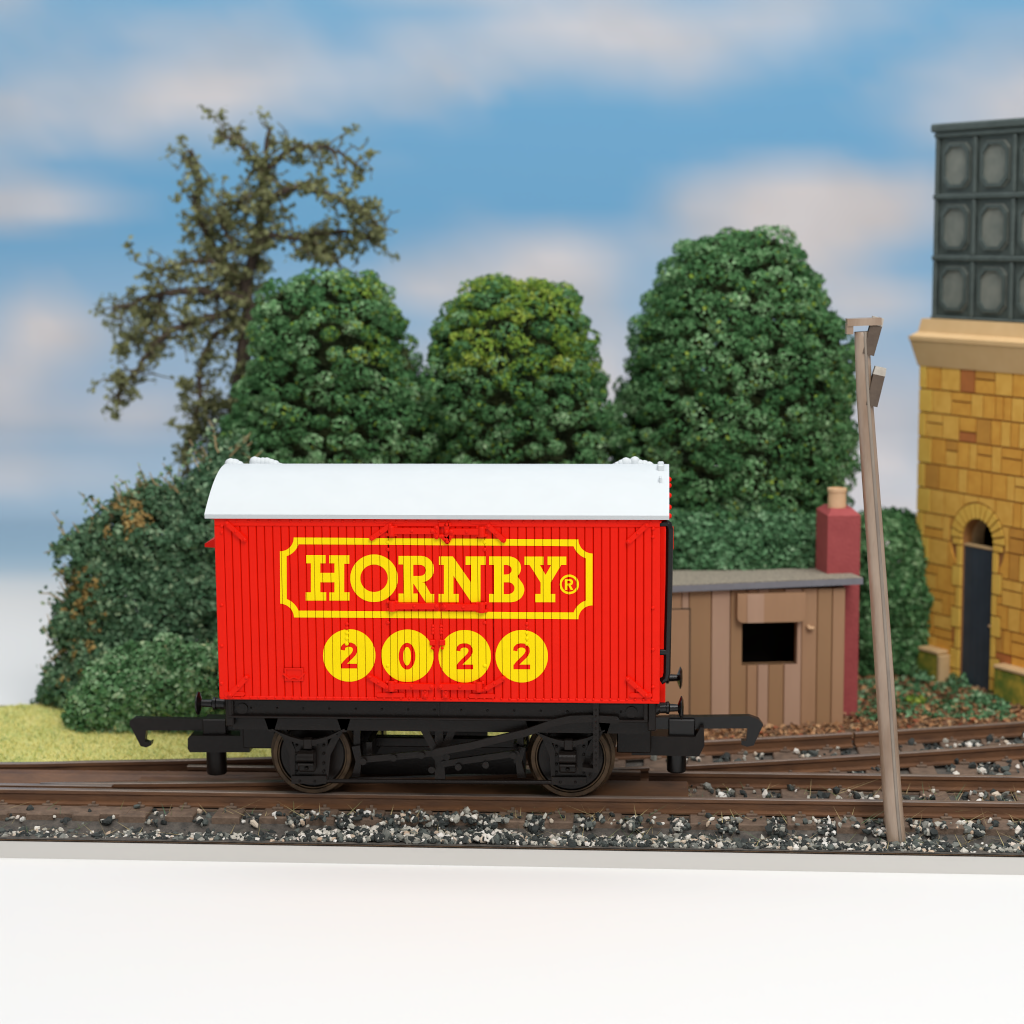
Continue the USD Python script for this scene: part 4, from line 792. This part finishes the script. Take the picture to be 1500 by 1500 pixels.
fl = np.array([ony(px+rng.uniform(-5, 5), py+rng.uniform(-4, 4), 101.0) for px, py in ((1300, 795), (1304, 825), (1318, 820), (1312, 848), (1305, 868), (1328, 878), (1333, 890), (1326, 866), (1316, 960), (1325, 950)) for _ in range(3)]); nn = unit(np.tile([[0, -1, .5]], (len(fl), 1))+rng.normal(0, .3, fl.shape)); t, b = frame(nn)
obj('flowers', quads(fl, t, b, .55, .5), 'pale_flower', h2, rnd=4)
LB = [(60, 1036), (72, 985), (100, 955), (88, 905), (105, 850), (95, 800), (118, 770), (150, 782), (165, 742), (195, 728), (208, 715), (232, 706), (262, 726), (285, 690), (310, 660), (345, 640), (372, 700), (372, 1000), (300, 1040), (200, 1060), (110, 1058)]
ochre = lambda p: rng.uniform(size=len(p)) < sum(w*np.exp(-((p[:, 0]-a)**2+(p[:, 2]-b)**2)/r**2) for a, b, r, w in ((-76, 38, 4.2, .75), (-88, 24, 4.5, .55), (-86, 19, 4, .45), (-90, 8, 4, .25)))
bu = leafy('bush', 'large straggly ivy bush with ochre patches left of the wagon', 'bush', LB, 72, 10, 2700, .66, 'ivy_leaf', ochre, 'ochre_leaf', inn=1500, R=1.7, per=20, spread=2.3, sprig=150)
tw = []
for px, py in ((110, 770), (95, 850), (90, 860), (120, 880), (165, 742), (210, 715), (235, 706), (262, 726), (84, 905), (70, 985), (250, 720), (180, 735)):
    a = ony(px+18, py+22, 68.0); e = ony(px-8+rng.uniform(-8, 8), py-10+rng.uniform(-6, 6), 66.0); m = (a+e)/2+rng.normal(0, .8, 3); tw.append(tube([a, m, e], [.22, .18, .1], 5))
obj('twigs', tw, 'twig_tan', bu)
SB = [(118, 1072), (108, 1030), (140, 985), (185, 960), (235, 945), (290, 948), (330, 940), (360, 950), (372, 1000), (368, 1072), (300, 1094), (215, 1098), (150, 1092)]
sh = leafy('shrub', 'low bright green shrub in front of the ivy bush', 'shrub', SB, 53, 8, 1300, .62, 'shrub_leaf', R=1.8, per=22, spread=2.0)
p_, n_, _ = inflate(SB, 53, 9, 600); obj('grass_sprigs', blades(p_[:, 0], p_[:, 1], p_[:, 2], rng.uniform(1.5, 4, 600), .3, 1.0), 'shrub_leaf', sh, rnd=3)
tag(obj('ground_cover', flakes(Polygon([(78, 60), (112, 62), (112, 84), (96, 100), (80, 96)]), 900, .4, 1.0, .5, .8), 'hedge_leaf', rnd=4), 'small green leafy ground cover at the tower foot', 'ground cover', kind='stuff')
def tuft(px, py, z, r, n, m, label, name='weed', cat_='plant'):
    c = onz(px, py, z); d = unit(np.abs(rng.normal(size=(n, 3)))*np.sign(rng.normal(size=(n, 3)))*[1, 1, 1]); d[:, 2] = np.abs(d[:, 2]); p = c+d*r*rng.uniform(.4, 1, (n, 1))*[1, 1, .7]; t, b = frame(unit(d+rng.normal(0, .5, d.shape)))
    T = thing(name, label, cat_); obj('leaves', quads(p, t, b, .62, .45), m, T, rnd=4); obj('stem', tube([c-[0, 0, .6], c+[0, 0, r*.5]], .2, 5), 'bark', T)
tuft(1405, 1003, -3.2, 3.6, 130, 'hedge_leaf', 'green weed clump at the left foot of the navy tower door')
tuft(1352, 995, -3.2, 3.4, 120, 'hedge_leaf', 'green weed clump below the left plinth of the tower')
tuft(1435, 1028, -3.2, 2.8, 90, 'hedge_leaf', 'green weed clump in front of the navy tower door')
tuft(1340, 1030, -3.2, 2.6, 90, 'fresh_leaf', 'yellow green moss clump just right of the post')
tuft(1466, 1040, -3.2, 2.6, 80, 'hedge_leaf', 'green weed clump by the right plinth of the tower')
tuft(1492, 992, -3.2, 4.2, 120, 'shrub_leaf', 'bright green weed growing on the right plinth')

# the bare olive tree
def build_bare():
    T = thing('lacy_tree', 'lacy bare tree with olive foliage rising behind the dome trees', 'tree'); Y = 122.0
    B = [([(352, 900), (345, 760), (338, 690), (346, 600), (358, 520), (368, 460), (358, 425), (372, 370), (384, 310), (388, 250), (395, 180)], 2.4, .35),
         ([(362, 440), (320, 430), (285, 425), (230, 430), (190, 448), (166, 452)], 1.1, .3), ([(350, 455), (300, 468), (262, 480), (235, 500), (212, 535), (185, 570), (178, 590)], .9, .25),
         ([(352, 425), (318, 385), (300, 350), (288, 325), (278, 298), (285, 262), (275, 215)], .95, .3), ([(340, 405), (305, 378), (265, 385), (222, 400)], .6, .25),
         ([(372, 372), (345, 362), (322, 330), (320, 305), (345, 295), (376, 288)], .6, .25), ([(374, 360), (395, 345), (440, 350), (490, 338), (535, 345), (552, 350)], .8, .25),
         ([(384, 310), (410, 285), (455, 270), (500, 290), (540, 310), (555, 330)], .8, .25), ([(388, 250), (430, 215), (490, 215), (540, 255)], .7, .2), ([(388, 250), (350, 210), (310, 190)], .6, .2),
         ([(345, 470), (312, 490), (292, 540), (300, 590), (284, 640), (282, 690)], .7, .25), ([(346, 600), (318, 590), (300, 600)], .5, .2), ([(340, 680), (312, 650), (290, 625), (278, 650)], .6, .2), ([(240, 430), (215, 470), (200, 500), (180, 495)], .45, .2), ([(440, 350), (470, 365), (505, 385)], .4, .2), ([(330, 760), (310, 720), (290, 700)], .5, .2)]
    r2 = np.random.default_rng(5); limbs, twigs, pts = [], [], []
    for i, (p, ra, rb) in enumerate(B):
        c = np.array([ony(*q, Y) for q in p]); c[:, 1] += np.cumsum(r2.normal(0, 2.0, len(c)))*(i > 0)
        t = np.linspace(0, 1, 5*len(c)); tt = np.linspace(0, 1, len(c)); cc = np.stack([np.interp(t, tt, c[:, k]) for k in range(3)], 1); cc = ndimage.gaussian_filter1d(cc, 1.6, axis=0, mode='nearest')+r2.normal(0, .18, (len(t), 3))
        m = tube(cc, np.linspace(ra*1.25, rb*1.3, len(cc)), 7)
        if i == 0: obj('trunk', m, 'bark', T, smooth=True)
        else: limbs.append(m)
        for j in range(len(cc)):
            if i == 0 and cc[j, 2] < 45: continue
            for _ in range(2):
                d = r2.normal(size=3)*[1, .9, .8]; d /= np.linalg.norm(d); a = cc[j]; chain = [a]; st = r2.uniform(1.0, 2.3)
                for q in range(r2.integers(3, 6)): d = d+r2.normal(0, .7, 3); d[2] -= .08; d /= np.linalg.norm(d); a = a+d*st; chain.append(a)
                twigs.append(tube(chain, np.linspace(.26, .12, len(chain)), 4))
                ch = np.array(chain)
                if r2.uniform() < .54:
                    for c in ch[-2:]: k = r2.integers(6, 16); pts.append(c+r2.normal(0, 1, (k, 3))*[.85, .85, .55])
                k = r2.integers(3, 9); pts.append(ch[r2.integers(0, len(ch), k)]+r2.normal(0, .35, (k, 3)))
    obj('limbs', limbs, 'bark', T, smooth=True); obj('twigs', twigs, 'olive_net', T)
    P = np.vstack(pts); n = unit(r2.normal(size=P.shape)); t, b = frame(n); s = r2.uniform(.35, .9, len(P)); obj('foliage', quads(P, t, b, s, s*.75), 'olive_leaf', T, rnd=4)
build_bare()
